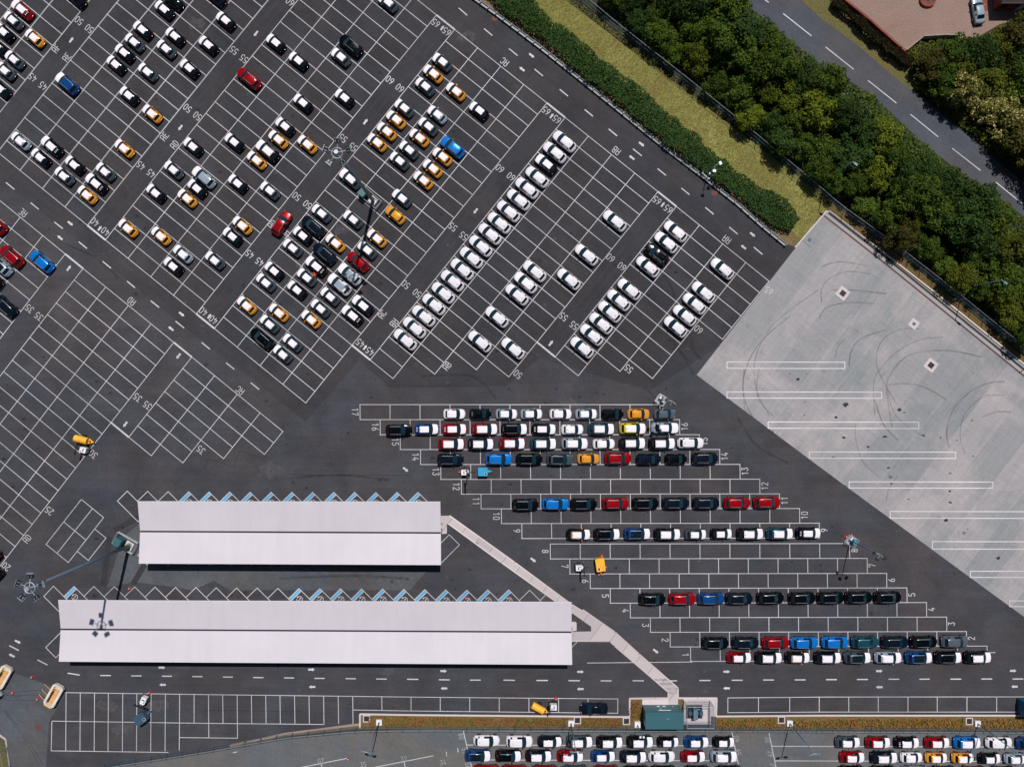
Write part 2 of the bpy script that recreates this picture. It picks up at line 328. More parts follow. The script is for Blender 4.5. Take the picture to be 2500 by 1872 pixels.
kerb('strip_kerb', [(879, 1776), (879, 1742), (1000, 1744), (1500, 1748.5), (1537, 1748.5), (1537, 1704), (1568, 1703.5), (1631, 1703)], .28, .12, 'kerb_pink')
kerb('strip_kerb', [(1656, 1703), (1749.5, 1703), (1748, 1747.5), (2000, 1745.5), (2500, 1745.5), (3300, 1745.5)], .28, .12, 'kerb_pink')
kerb('corner_kerb', [(-30, 1780), (0, 1794), (14, 1803), (25, 1872), (40, 1960)], .3, .12, 'kerb_pink')
kerb('wall_kerb', [(560, 1820), (693, 1791), (850, 1770), (879, 1767)], .35, .1, 'stone')
kerb('apron_kerb', [(1941, 604.5), (2016, 517), (2024, 515.5), (2150, 611), (2300, 728), (2500, 889), (3300, 1520)], .22, .12, 'kerb_pink')
g = MB()
for a, b in (((2024, 521), (2170, 635)), ((2170, 635), (2500, 902)), ((2500, 902), (3300, 1540))):
    g.line(P(*a), P(*b), .35, .016, 'drain_dark', .1)
    g.line(P(a[0]-6, a[1]+4), P(b[0]-6, b[1]+4), .3, .018, 'kerb_grey', .1); g.line(P(a[0]-11, a[1]+7), P(b[0]-11, b[1]+7), .28, .016, 'drain_red', .1)
struct('drainage_channel', g)
# footpath
FP = [(1076, 1258.5), (1098, 1258.5)]+T(1000, 1372, (850, 0), (1310, 340), (1392, 390), (1402, 384), (1660, 562))+T(1500, 1372, (200, 740), (515, 1015), (515, 1150), (435, 1150), (435, 1048), (0, 675))+T(1000, 1372, (1620, 638), (1250, 636), (1250, 562), (1468, 558), (1468, 520), (1312, 410), (1180, 322), (740, 0))+[(1095, 1278), (1091, 1279), (1091, 1302), (1076, 1303)]
def mat_path():
    m, t, b = nodes('path_concrete'); p = geo_pos(t, radians(37), (1, 1, 1)); sx = t.nodes.new('ShaderNodeSeparateXYZ'); t.links.new(p, sx.inputs[0])
    d = t.nodes.new('ShaderNodeMath'); d.operation = 'DIVIDE'; d.inputs[1].default_value = 2.9; t.links.new(sx.outputs[0], d.inputs[0])
    fl = t.nodes.new('ShaderNodeMath'); fl.operation = 'FLOOR'; t.links.new(d.outputs[0], fl.inputs[0]); fr = t.nodes.new('ShaderNodeMath'); fr.operation = 'FRACT'; t.links.new(d.outputs[0], fr.inputs[0])
    wn = t.nodes.new('ShaderNodeTexWhiteNoise'); wn.noise_dimensions = '1D'; t.links.new(fl.outputs[0], wn.inputs['W'])
    c = mix(t, (.42, .38, .385, 1), (.50, .44, .44, 1), wn.outputs['Value']); c = mix(t, c, (.2, .19, .19, 1), ramp(t, fr.outputs[0], [(0, 1.0), (.02, 1.0), (.035, 0.0)]))
    n = noise_n(t, 1.2, 5, .7); c = mix(t, c, ramp(t, n, [(.3, .9), (.7, 1.08)]), 1.0, 'MULTIPLY')
    t.links.new(c, b.inputs['Base Color']); b.inputs['Roughness'].default_value = .85; MT['path_concrete'] = m
mat_path()
g = MB(); g.sheet(PW(FP), .012, 'path_concrete')
g.sheet(PW(T(1000, 1372, (1312, 480), (1340, 480), (1350, 490), (1350, 552), (1300, 558))), .008, 'pink_concrete'); struct('footpath', g)
g = MB()
for seg in (FP[1:3]+FP[3:5], T(1000, 1372, (1402, 384), (1660, 562))+T(1500, 1372, (200, 740), (515, 1015), (515, 1095)), T(1500, 1372, (435, 1095), (435, 1048), (0, 675))+T(1000, 1372, (1620, 638), (1300, 636)), T(1000, 1372, (1312, 410), (740, 0))+[(1095, 1278)]):
    for a, b in zip(seg[:-1], seg[1:]): g.line(P(*a), P(*b), .2, .03, 'kerb_pink', .05)
struct('footpath_edging', g)
g = MB(); g.sheet(PW([(1568, 1705), (1632, 1705), (1632, 1720), (1568, 1720)]), .014, 'pink_concrete')
g.sheet(PW([(1669, 1705), (1748, 1705), (1748, 1748), (1735, 1748), (1735, 1767), (1669, 1767)]), .014, 'pink_concrete'); struct('concrete_pads', g)
# ---------------- painted lines
ln = MB(); W_ = .112
def bays(c0, ncol, tops, bots, aisle_mat='line_white'):
    """ncol bay columns from lattice column c0; tops/bots per column in bay rows"""
    def seg(a, b, z, w_=W_, m='line_white', ext=.07):
        n = max(1, int(max(abs(a[0]-b[0]), abs(a[1]-b[1]))//3))
        q = [(a[0]+(b[0]-a[0])*k/n, a[1]+(b[1]-a[1])*k/n) for k in range(n+1)]
        for u, v in zip(q[:-1], q[1:]): ln.line(P(*LAT(*u)), P(*LAT(*v)), w_, z, m, .0 if n > 1 else ext)
    for i in range(ncol+1):
        cand = [(tops[j], bots[j]) for j in (i-1, i) if 0 <= j < ncol]
        seg((c0+i, min(q[0] for q in cand)), (c0+i, max(q[1] for q in cand)), .020, .19 if aisle_mat != 'line_white' else W_, aisle_mat)
    rows = {}
    for j in range(ncol):
        r = tops[j]
        while r <= bots[j]+1e-6: rows.setdefault(round(r, 2), []).append(j); r += 1
    for r, js in rows.items():
        s = js[0]; p_ = s
        for j in js[1:]+[99]:
            if j != p_+1: seg((c0+s, r), (c0+p_+1, r), .024); s = j
            p_ = j
bays(9.58, 4, [0]*4, [13, 11, 10, 5]); bays(4.79, 4, [0]*4, [21, 19, 17, 16]); bays(0, 4, [0]*4, [26]*4)
bays(-4.79, 4, [0]*4, [26]*4); bays(-9.58, 4, [4]*4, [26]*4, 'line_worn'); bays(-14.37, 4, [10]*4, [26]*4, 'line_worn')
bays(0, 4, [28.48]*4, [35.48, 34.48, 32.48, 30.48]); bays(-4.79, 4, [28.48]*4, [48.48]*4); bays(-9.58, 4, [28.48]*4, [46.48]*4)
for c, r in ((-.79, 0), (4, 0), (8.79, 0), (-5.58, 26), (-.79, 26), (4, 21), (8.79, 13), (-5.58, 28.48), (-.79, 28.48), (-.79, 35.48), (-5.58, 0)):
    ln.line(P(*LAT(c, r)), P(*LAT(c+.79, r)), .30, .028)
for c0, c1, r in ((-9.58, -5.58, 26), (-4.79, -.79, 0)): pass
ROWS = {17: (878.9, 1611.1, 987.6, 1024.1), 16: (928.1, 1659.1, 1024.1, 1061), 15: (977, 1707.4, 1061, 1097.2), 14: (1026.6, 1757, 1097.2, 1133.7), 13: (1076, 1806.5, 1133.7, 1170), 12: (1126.2, 1854.8, 1170, 1206),
 11: (1174.2, 1903, 1206, 1242), 10: (1224, 1952, 1242, 1278), 9: (1273.9, 2000, 1278, 1314.6), 8: (1343.3, 2074, 1328, 1364.4), 7: (1391, 2117, 1364.4, 1401.3), 6: (1440.8, 2164.5, 1401.3, 1437), 5: (1489.7, 2214, 1437, 1473),
 4: (1538.6, 2261.8, 1473, 1508.8), 3: (1587.6, 2311, 1508.8, 1544.4), 2: (1635.9, 2359.3, 1544.4, 1580.3), 1: (1685.7, 2409.7, 1580.3, 1615.8)}
def tilt(x, y): return y-(x-900)/1500*4.2*max(0, (y-1000)/600)
for k, (x0, x1, y0, y1) in ROWS.items():
    for yy in (y0, y1):
        if yy == y1 and k not in (9, 1) and yy == ROWS[k-1][2]: xa, xb = min(x0, ROWS[k-1][0]), max(x1, ROWS[k-1][1])
        elif yy == y1: xa, xb = x0, x1
        elif k < 17 and k != 8: continue
        else: xa, xb = x0, x1
        ln.line(P(xa, tilt(xa, yy)), P(xb, tilt(xb, yy)), W_, .020, ext=.07)
    for i in range(11):
        x = x0+(x1-x0)*i/10; ln.line(P(x, tilt(x, y0)), P(x+.4, tilt(x, y1)), W_, .024, ext=.03)
ln.line(P(1433.3, 1617.5), P(1690, 1615), W_, .022)
def poly(pts, z=.021, w_=W_, m='line_white', close=False):
    q = pts+[pts[0]] if close else pts
    for i, (a, b) in enumerate(zip(q[:-1], q[1:])): ln.line(P(*a), P(*b), w_, z+.0015*(i % 3), m, .05)
poly(T(0, 900, (658, 1055), (838, 1202), (553, 1565), (373, 1418)), close=True); poly(T(0, 900, (748, 1130), (463, 1490)), .028); poly(T(0, 900, (517, 1237), (695, 1383)), .030)
poly(T(0, 900, (770, 1297), (858, 1367), (715, 1548), (627, 1475)), .032)
# bottom bays
poly(T(0, 1372, (533, 1052))+T(500, 1372, (0, 1068), (1196, 1082))+T(1000, 1372, (0, 1088), (1656, 1103))+T(1500, 1372, (27, 1103)))
for x in (535, 650, 765, 877, 993, 1107, 1222, 1338, 1453): ln.line(P(*T(0, 1372, (x, 1053+x*.006))[0]), P(*T(0, 1372, (x-3, (1525 if x < 1453 else 1520)))[0]), W_, .027)
ln.line(*PW(T(0, 1372, (1570, 1062), (1570, 1297))), W_, .027)
for x in (30, 145, 262, 377, 493, 608, 726, 843, 961, 1079, 1196): ln.line(*PW(T(500, 1372, (x, 1068+x*.012), (x+3, 1418 if x in (30, 262) else 1303))), W_, .027)
poly(T(0, 1372, (420, 1282))+T(500, 1372, (0, 1300), (965, 1309)), .030); poly(T(0, 1372, (420, 1282), (415, 1522), (1360, 1535)), .030); poly(T(0, 1372, (1453, 1415))+T(500, 1372, (265, 1420)), .030)
poly(T(500, 1372, (1198, 1192))+T(1000, 1372, (0, 1200), (1656, 1218))+T(1500, 1372, (27, 1219), (27, 1100)), .030)
ln.line(*PW(T(500, 1372, (1431, 1085), (1433, 1195))), W_, .027)
for x in (12, 248, 486, 725, 965, 1205, 1443): ln.line(*PW(T(1000, 1372, (x, 1090+x*.007), (x, 1202+x*.009))), W_, .027)
poly([(1776.9, 1738.5), (1776.9, 1702.6), (2000, 1700.5), (2500, 1700), (2700, 1700)]); poly([(1776.9, 1738.5), (2000, 1737), (2500, 1737), (2700, 1737)], .030)
for x in (1851.7, 1927.8, 2000, 2072, 2144, 2216.5, 2288, 2360.5, 2433, 2505): ln.line(P(x, 1701), P(x, 1738), W_, .027)
# fenced lot markings
def lot(pts, z=.02): poly(pts, z, .13)
lot(T(500, 1372, (700, 1672), (1150, 1583))); lot(T(500, 1372, (942, 1625), (955, 1700))); lot(T(500, 1372, (1300, 1670), (1656, 1600))+T(1000, 1372, (190, 1562))); lot(T(500, 1372, (1612, 1608), (1628, 1700)), .026)
lot(T(1000, 1372, (435, 1365), (520, 1730))); lot(T(1000, 1372, (463, 1475), (2630, 1483)), .026); lot(T(1000, 1372, (492, 1595), (2650, 1603)), .026)
lot(T(1500, 1372, (950, 1370), (1020, 1720))); lot(T(1500, 1372, (1248, 1370), (1320, 1720))); lot(T(1500, 1372, (1275, 1485), (3400, 1492)), .026); lot(T(1500, 1372, (1300, 1603), (3400, 1609)), .026)
# zigzag bays under the canopies
blue = MB()
def zigzag(ap, v0, blues, lows, extra_end=None):
    q = 1/3.312; d1 = 82*q; dl = 168*q
    for i, (x, y) in enumerate(ap):
        v = (x-d1, y+80*q) if i else v0
        ln.line(P(x, y), P(*v), W_, .034, ext=.05); ln.line(P(x, y), P(x+dl, y+dl), W_, .036, ext=.03)
        ln.line(P(x+dl, y+dl), P(v[0]+dl, v[1]+dl), W_, .038)
        if i == 0: ln.line(P(*v), P(v[0]+dl, v[1]+dl), W_, .036)
        if i in blues:
            w5 = 5.8
            blue.sheet(PW([(x, y), v, (v[0]+w5, v[1]+w5), (x+w5, y+w5)]), .022, 'bay_blue')
            ln.line(P(x+w5, y+w5), P(v[0]+w5, v[1]+w5), W_, .037)
            cx, cy = P(x+1.5, y+26); R = .50
            for k in range(16):
                a0, a1 = 2*pi*k/16, 2*pi*(k+1)/16
                if k in (6, 7): continue
                ln.line((cx+R*cos(a0), cy+R*sin(a0)), (cx+R*cos(a1), cy+R*sin(a1)), .09, .040+.001*(k % 2), ext=.02)
            ln.sheet([(cx-.34+.15*cos(t*pi/4), cy+.34+.13*sin(t*pi/4)) for t in range(8)], .043, 'line_white')
            for (a, b, c_, d_) in ((-.18, -.32, .0, -.05), (.0, -.05, -.06, .02), (-.06, .02, .22, .26), (.0, -.05, .12, .02)):
                ln.line((cx+a, cy+b), (cx+c_, cy+d_), .11, .041, ext=.03)
    for j, (x, y) in enumerate(lows):
        ln.line(P(x, y), P(x-d1, y-d1), W_, .034, ext=.05); ln.line(P(x, y), P(x+dl, y-dl), W_, .036, ext=.03)
        ln.line(P(x-d1, y-d1), P(x-d1+dl, y-d1-dl), W_, .0365, ext=.03); ln.line(P(x+dl, y-dl), P(x-d1+dl, y-d1-dl), W_, .038, ext=.05)
ap1 = T(0, 900, (1030, 988), (1195, 990), (1360, 992), (1527, 993))+T(500, 900, (35, 995), (202, 995), (367, 997), (537, 997), (705, 997), (872, 998), (1043, 998), (1212, 998), (1383, 1000), (1555, 998))+T(1000, 900, (68, 998))
zigzag(ap1, T(0, 900, (950, 1068))[0], range(3, 15), T(500, 900, *[(x, 1588) for x in (-460, -295, -128, 40, 207, 375, 540, 708, 875, 1045, 1210, 1383, 1550)])+T(1000, 900, (65, 1590), (235, 1590)))
ap2 = T(0, 1372, (433, 192), (600, 195), (760, 195), (926, 196), (1090, 198), (1255, 200), (1420, 202), (1585, 203))+T(500, 1372, (93, 205), (258, 207), (424, 207), (592, 210), (762, 211), (931, 212), (1098, 213), (1268, 215), (1438, 215), (1610, 218))+T(1000, 1372, (123, 220), (293, 222), (463, 224), (632, 222), (801, 222), (971, 225), (1140, 225))
zigzag(ap2, T(0, 1372, (355, 275))[0], [1]+list(range(12, 23)), [(136.5+50.87*k, 1604.5+.55*k) for k in range(25)])
# dashed centre lines
for tx, ty, L in ((0, 500, ((440, 140, 508, 193), (638, 300, 704, 354), (830, 458, 898, 513), (1027, 617, 1092, 671), (1220, 776, 1287, 830), (1420, 941, 1490, 997), (1630, 1112, 1697, 1167))), (500, 500, ((172, 1277, 240, 1331), (372, 1438, 440, 1493))),
  (0, 0, ((48, 1476, 117, 1532), (248, 1640, 314, 1694))), (1000, 0, ((190, -100, 258, -45), (397, 67, 466, 127), (602, 234, 669, 290), (803, 395, 873, 452), (1010, 561, 1079, 617), (1213, 724, 1281, 780), (1415, 887, 1482, 942), (1610, 1045, 1678, 1101))),
  (1500, 0, ((150, 1205, 221, 1262), (349, 1365, 417, 1420), (541, 1522, 607, 1575))), (1500, 500, ((735, 22, 803, 78), (929, 182, 997, 238), (1127, 343, 1197, 402))),
  (0, 1372, ((75, 672, 153, 712), (303, 787, 384, 829), (548, 895, 645, 910), (812, 914, 897, 914), (1062, 917, 1145, 917), (1310, 919, 1390, 920), (1555, 922, 1637, 923))),
  (500, 1372, ((147, 926, 228, 927), (391, 930, 475, 931), (641, 933, 722, 934), (887, 937, 969, 937), (1138, 939, 1222, 940), (1386, 942, 1471, 943), (1636, 944, 1726, 945))),
  (1000, 1372, ((237, 948, 324, 949), (488, 951, 575, 951), (759, 951, 851, 953), (1025, 954, 1117, 954), (1285, 955, 1376, 956), (1545, 957, 1632, 957))),
  (1500, 1372, ((147, 956, 238, 957), (443, 957, 507, 957), (687, 954, 776, 954), (948, 952, 1037, 952), (1203, 950, 1290, 950), (1458, 949, 1545, 949))),
  (2000, 1372, ((55, 947, 142, 947), (305, 946, 394, 946), (560, 944, 646, 944), (810, 944, 893, 943), (1060, 943, 1148, 943), (1311, 942, 1398, 942), (1562, 942, 1650, 942)))):
    for a, b, c_, d_ in L: ln.line(P(*T(tx, ty, (a, b))[0]), P(*T(tx, ty, (c_, d_))[0]), .19, .025)
struct('painted_lines', ln); struct('blue_bay_strips', blue)
ar = MB()
def arrow(x, y, deg, L=1.15, s=1.0, z=.03):
    cx, cy = P(x, y); a = radians(deg); w1, w2, h = .17*s, .30*s, .45
    pts = [(-L/2, -w1), (L/2-h, -w1), (L/2-h, -w2), (L/2, 0), (L/2-h, w2), (L/2-h, w1), (-L/2, w1)]
    ar.sheet([(cx+p[0]*cos(a)-p[1]*sin(a), cy+p[0]*sin(a)+p[1]*cos(a)) for p in pts], z, 'line_white')
RD, LU, UR, DL = -38.5, 141.5, 52.5, 232.5
for tx, ty, L in ((0, 0, ((578, 325, UR), (1458, 1035, DL))), (500, 0, ((413, 275, DL), (1300, 985, UR))), (1000, 0, ((988, 452, RD), (908, 560, LU))), (1500, 0, ((220, 1168, RD), (140, 1275, LU))), (0, 500, ((570, 152, RD), (485, 266, LU), (558, 512, UR), (1470, 885, RD), (1382, 1000, LU), (1443, 1223, DL))),
  (1000, 500, ((533, 52, DL), (1143, 1118, UR))), (1500, 500, ((1118, 242, RD), (1043, 342, LU))), (0, 900, ((1013, 450, DL),)), (0, 1372, ((1310, 850, 0), (1315, 989, 180), (145, 642, -25), (95, 752, 155))), (500, 1372, ((863, 866, 0), (868, 1006, 180))), (1000, 1372, ((275, 878, 0), (278, 1018, 180), (1382, 884, 0), (1380, 1023, 180))),
  (1500, 1372, ((908, 883, 0), (906, 1017, 180), (335, 718, RD))), (2000, 1372, ((486, 878, 0), (485, 1008, 180), (1568, 876, 0), (1578, 1004, 180))), (500, 900, ((1625, 815, RD),)), (1000, 900, ((1000, 1545, RD),))):
    for a, b, d in L: arrow(*T(tx, ty, (a, b))[0], d)
for tx, ty, a, b in ((1000, 0, 265, 228), (1000, 0, 1150, 938), (500, 500, 1297, 1152), (500, 500, 38, 900), (0, 500, 808, 190), (1500, 0, 392, 1654)): arrow(*T(tx, ty, (a, b))[0], UR, 1.0, .9)
for x, y, d in ((575, 1835, 12), (1090, 1838, 95), (1118, 1831, -85)): arrow(x, y, d, .95, .35)
struct('painted_arrows', ar)
# lettering: strokes on a 4 x 7 grid
def arcp(cx, cy, rx, ry, a0, a1, n=6): return [(cx+rx*cos(radians(a0+(a1-a0)*k/n)), cy+ry*sin(radians(a0+(a1-a0)*k/n))) for k in range(n+1)]
GL = {'0': [arcp(2, 5, 1.6, 2, 0, 180)+arcp(2, 2, 1.6, 2, 180, 360)+[(3.6, 5)]], '1': [[(1, 5.6), (2.4, 7), (2.4, 0)]], '2': [arcp(2, 5.2, 1.6, 1.8, 170, -20)+[(.4, 0), (3.7, 0)]],
 '3': [[(.4, 7), (3.5, 7), (1.9, 4.2)]+arcp(1.8, 2.1, 1.8, 2.1, 80, -160)], '4': [[(2.2, 7), (.3, 2), (3.8, 2)], [(2.9, 3.6), (2.9, 0)]], '5': [[(3.5, 7), (.7, 7), (.5, 4)]+arcp(1.9, 2.2, 1.8, 2.2, 110, -150)],
 '6': [[(2.9, 7), (1.2, 4.8)]+arcp(2, 2, 1.6, 2, 160, -200, 10)], '7': [[(.4, 5.6), (.4, 7), (3.6, 7), (1.5, 0)]], '8': [arcp(2, 5.2, 1.4, 1.7, -90, 270, 10), arcp(2, 1.8, 1.6, 1.8, 90, -270, 10)], '9': [arcp(2, 5, 1.6, 2, -20, 340, 10), [(3.6, 4.6), (2.6, 1.8), (1.2, 0)]],
 'A': [[(.4, 0), (.4, 6.4), (1, 7), (3, 7), (3.6, 6.4), (3.6, 0)], [(.4, 3), (3.6, 3)]], 'B': [[(.5, 0), (.5, 7), (2.2, 7)]+arcp(2.2, 5.4, 1.3, 1.6, 90, -90, 5)+[(.5, 3.8)], [(2.2, 3.8)]+arcp(2.2, 1.9, 1.5, 1.9, 90, -90, 5)+[(.5, 0)]],
 'C': [arcp(2, 5.2, 1.6, 1.8, 10, 180)+arcp(2, 1.8, 1.6, 1.8, 180, 350)], 'D': [[(.5, 0), (.5, 7), (1.6, 7)]+arcp(1.6, 3.5, 2, 3.5, 90, -90, 8)+[(.5, 0)]], 'E': [[(3.5, 7), (.5, 7), (.5, 0), (3.5, 0)], [(.5, 3.7), (2.5, 3.7)]], 'F': [[(3.5, 7), (.5, 7), (.5, 0)], [(.5, 3.7), (2.5, 3.7)]], 'Z': [[(.4, 7), (3.6, 7), (.4, 0), (3.6, 0)]]}
tx_ = MB()
def text(s, x, y, deg, hgt=1.1, m='line_white', sw=.108):
    cx, cy = P(x, y); a = radians(deg); u = hgt/7*.92; adv = 5.2; W = adv*len(s)-1.2; k = 0
    for i, ch in enumerate(s):
        for st in GL[ch]:
            q = []
            for (gx, gy) in st:
                px = (gx+adv*i-W/2)*u; py = (gy-3.5)*hgt/7; q.append((cx+px*cos(a)-py*sin(a), cy+px*sin(a)+py*cos(a)))
            for p0, p1 in zip(q[:-1], q[1:]): tx_.line(p0, p1, sw, .026+.0013*(k % 7), m, .035); k += 1
V, UP, UM = 141.5, 52.5, 232.5
for tx, ty, L in ((0, 0, (('50', 640, 170, V), ('50', 722, 235, V), ('AF', 455, 395, UP), ('AE', 540, 465, UP), ('AE', 1330, 1105, UP), ('AD', 1412, 1172, UP), ('45', 265, 628, V), ('45', 348, 697, V), ('50', 1517, 877, V), ('50', 1597, 940, V), ('45', 1140, 1340, V), ('45', 1222, 1403, V))),
 (500, 0, (('60', 690, 18, V), ('55', 237, 410, V), ('55', 317, 477, V), ('60', 1497, 650, V), ('60', 1577, 715, V), ('55', 1118, 1120, V), ('55', 1200, 1190, V), ('50', 743, 1590, V), ('50', 830, 1655, V))),
 (1000, 0, (('65', 212, 190, V), ('65', 300, 258, V), ('AC', 768, 503, V), ('65', 1105, 898, V), ('65', 1190, 967, V), ('60', 730, 1365, V), ('60', 820, 1430, V))),
 (500, 500, (('AD', 545, 158, UP), ('AC', 652, 238, UM), ('45', 365, 400, V), ('45', 443, 462, V), ('AC', 1435, 885, UP), ('AB', 1530, 955, UM), ('45', 1258, 1118, V), ('45', 1335, 1185, V), ('40', 70, 930, V), ('AC', 285, 1500, V), ('50', 1625, 645, V))),
 (1000, 500, (('55', 350, 180, V), ('55', 437, 252, V), ('50', 60, 715, V), ('AB', 303, 1303, UP), ('50', 875, 1370, V), ('60', 1625, 430, V), ('55', 1245, 905, V), ('55', 1330, 975, V))),
 (0, 500, (('40', 767, 140, V), ('40', 853, 217, V), ('40', 1645, 862, V), ('AE', 187, 65, V), ('AD', 1063, 780, V), ('35', 240, 840, V), ('35', 315, 902, V), ('35', 1113, 1557, V), ('35', 1192, 1620, V))),
 (1500, 500, (('55', 115, 1325, V), ('60', 60, 500, V), ('60', 680, 1010, V), ('65', 1247, 695, V), ('AA', 908, 282, V), ('65', 435, 35, V))), (1500, 0, (('65', 345, 1622, V), ('AB', 15, 1220, V))),
 (0, 900, (('35', 1625, 655, V), ('30', 755, 690, V), ('25', 400, 1148, V), ('AD', 220, 1373, UP), ('20', 50, 1598, V)))):
    for s, a, b, d in L: text(s, *T(tx, ty, (a, b))[0], d)
for k, (x0, x1, y0, y1) in ROWS.items():
    if k != 17: text(str(k), x1+12, tilt(x1, (y0+y1)/2)+(-1), 90)
    else: text('17', x1+14, (y0+y1)/2, 90)
    text(str(k), x0-12, (y0+y1)/2-1, -90)
for s, tx, ty, a, b, d in (('02', 500, 1372, 938, 1603, 8), ('35', 500, 1372, 1281, 1634, 8), ('32', 500, 1372, 1609, 1588, 8), ('34', 1000, 1372, 270, 1617, 8), ('60', 1000, 1372, 420, 1405, -82), ('59', 1000, 1372, 446, 1522, -82), ('58', 1000, 1372, 470, 1640, -82), ('60', 1500, 1372, 985, 1425, 98), ('59', 1500, 1372, 1003, 1533, 98), ('30', 1500, 1372, 1238, 1430, -82), ('29', 1500, 1372, 1262, 1545, -82), ('28', 1500, 1372, 1285, 1645, -82)):
    text(s, *T(tx, ty, (a, b))[0], d, .85, 'line_worn', .08)
struct('painted_lettering', tx_)
# ---------------- cracks, tyre marks, oil
def mat_fade(name, col, a0, a1, s=.8):
    m, t, b = nodes(name); b.inputs['Base Color'].default_value = lin(col); b.inputs['Roughness'].default_value = .9
    p = geo_pos(t); f = noise_n(t, s, 5, .7, p); t.links.new(ramp(t, f, [(.35, a0), (.65, a1)]), b.inputs['Alpha']); MT[name] = m
mat_fade('tyre_mark', (.10, .105, .11), .08, .36, .3); mat_fade('tyre_mark_asphalt', (.02, .02, .022), .05, .35, .3); mat_fade('crack', (.012, .012, .014), .2, .9, 1.5); mat_fade('scuff', (.17, .16, .16), .0, .38, 1.4)
def spline(pts, n=10):
    q = [pts[0]]+list(pts)+[pts[-1]]; out = []
    for i in range(1, len(q)-2):
        p0, p1, p2, p3 = q[i-1:i+3]
        for k in range(n):
            t = k/n; out.append(tuple(.5*(2*p1[j]+(p2[j]-p0[j])*t+(2*p0[j]-5*p1[j]+4*p2[j]-p3[j])*t*t+(3*p1[j]-p0[j]-3*p2[j]+p3[j])*t**3) for j in (0, 1)))
    return out+[pts[-1]]
g = MB()
TM = [T(1500, 500, (1645, 690), (1450, 830), (1290, 960), (1180, 1130), (1130, 1300), (1150, 1500), (1250, 1700)), T(1500, 500, (1060, 1700), (1040, 1480), (1060, 1340), (1130, 1180), (1250, 1040), (1420, 900)), T(2000, 500, (590, 1800), (545, 1480), (600, 1330), (720, 1220), (900, 1180), (1100, 1185), (1310, 1230)), T(2000, 500, (450, 1700), (440, 1450), (490, 1330), (640, 1180), (820, 1090), (1000, 1070)),
 T(2000, 500, (620, 1600), (520, 1430), (465, 1290), (480, 1150), (560, 1050), (700, 1000), (850, 1010)), T(2000, 500, (240, 1300), (260, 1180), (340, 1080), (540, 1010)), T(2000, 500, (130, 1240), (150, 1150), (210, 1080)), T(2000, 500, (0, 920), (60, 830), (250, 790), (450, 800)), T(2000, 500, (100, 690), (260, 690), (420, 705), (540, 720)), T(2000, 500, (20, 500), (130, 465), (260, 470), (400, 500)), T(2000, 500, (20, 790), (20, 680), (90, 590), (240, 540), (420, 560)),
 T(2000, 900, (1050, 640), (1030, 520), (1060, 380), (1130, 270), (1260, 160), (1400, 110), (1500, 105)), T(2000, 900, (1180, 690), (1140, 560), (1160, 400), (1240, 290), (1350, 220), (1500, 215)), T(2000, 900, (550, 160), (600, 350), (720, 470), (830, 540)), T(2000, 900, (440, 230), (520, 450), (640, 580)), T(2000, 900, (290, 440), (300, 600), (360, 760), (500, 890)), T(2000, 900, (560, 130), (700, 120), (850, 150), (1030, 250)), T(2000, 900, (1320, 390), (1430, 350), (1550, 350)), T(2000, 900, (640, 860), (560, 980), (540, 1100)),
 T(1500, 900, (1170, 0), (1150, 150), (1180, 270), (1280, 380)), T(1500, 900, (1050, 0), (1040, 160), (1070, 300), (1120, 390))]
for i, pl in enumerate(TM):
    q = PW(spline(pl, 8))
    for j, (a, b) in enumerate(zip(q[:-1], q[1:])): g.line(a, b, .16+.05*(i % 3), .0095+.0005*(i % 7), 'tyre_mark', .0)
struct('tyre_marks', g)
g = MB()
for i, pl in enumerate([T(1500, 500, (470, 980), (490, 1130), (560, 1220), (640, 1370)), T(1500, 500, (620, 1080), (640, 1170), (700, 1250)), T(1500, 500, (400, 570), (470, 690), (500, 850)), T(1500, 500, (560, 1120), (600, 1060), (700, 1010)), T(1500, 900, (230, 150), (300, 200), (340, 250)), T(1500, 900, (1000, 400), (1150, 620), (1400, 760)), T(500, 900, (700, 880), (1100, 860), (1500, 900)), T(0, 500, (560, 330), (760, 420), (960, 590)), T(1000, 900, (100, 60), (500, 60), (700, 240)), T(500, 1372, (600, 130), (1200, 110), (1600, 130)), T(1500, 1372, (380, 880), (480, 980), (560, 1100))]):
    q = PW(spline(pl, 6))
    for a, b in zip(q[:-1], q[1:]): g.line(a, b, .45, .0085+.0004*(i % 5), 'tyre_mark_asphalt')
for i, pl in enumerate([T(500, 500, (1230, 960), (900, 1400), (730, 1656)), T(1000, 500, (0, 1468), (300, 1466), (560, 1470)), T(500, 900, (0, 800), (25, 730), (235, 790), (280, 665), (470, 722), (640, 480)), T(500, 500, (1520, 480), (1420, 600), (1340, 720)), T(1000, 0, (1090, 440), (920, 670), (790, 830)), T(0, 500, (480, 300), (700, 390), (800, 420)), T(1000, 500, (240, 950), (330, 1020), (420, 1085)), T(1000, 0, (1330, 1240), (1420, 1305), (1560, 1410)), T(500, 1372, (0, 1195), (400, 1200), (780, 1208)), T(0, 1372, (40, 1190), (200, 1400), (350, 1640)), T(0, 1372, (30, 1200), (180, 1400), (320, 1640)), T(500, 900, (660, 850), (1000, 860), (1656, 860))]):
    q = PW(spline(pl, 3) if i not in (2,) else pl)
    for a, b in zip(q[:-1], q[1:]): g.line(a, b, .07, .0115+.0004*(i % 5), 'crack')
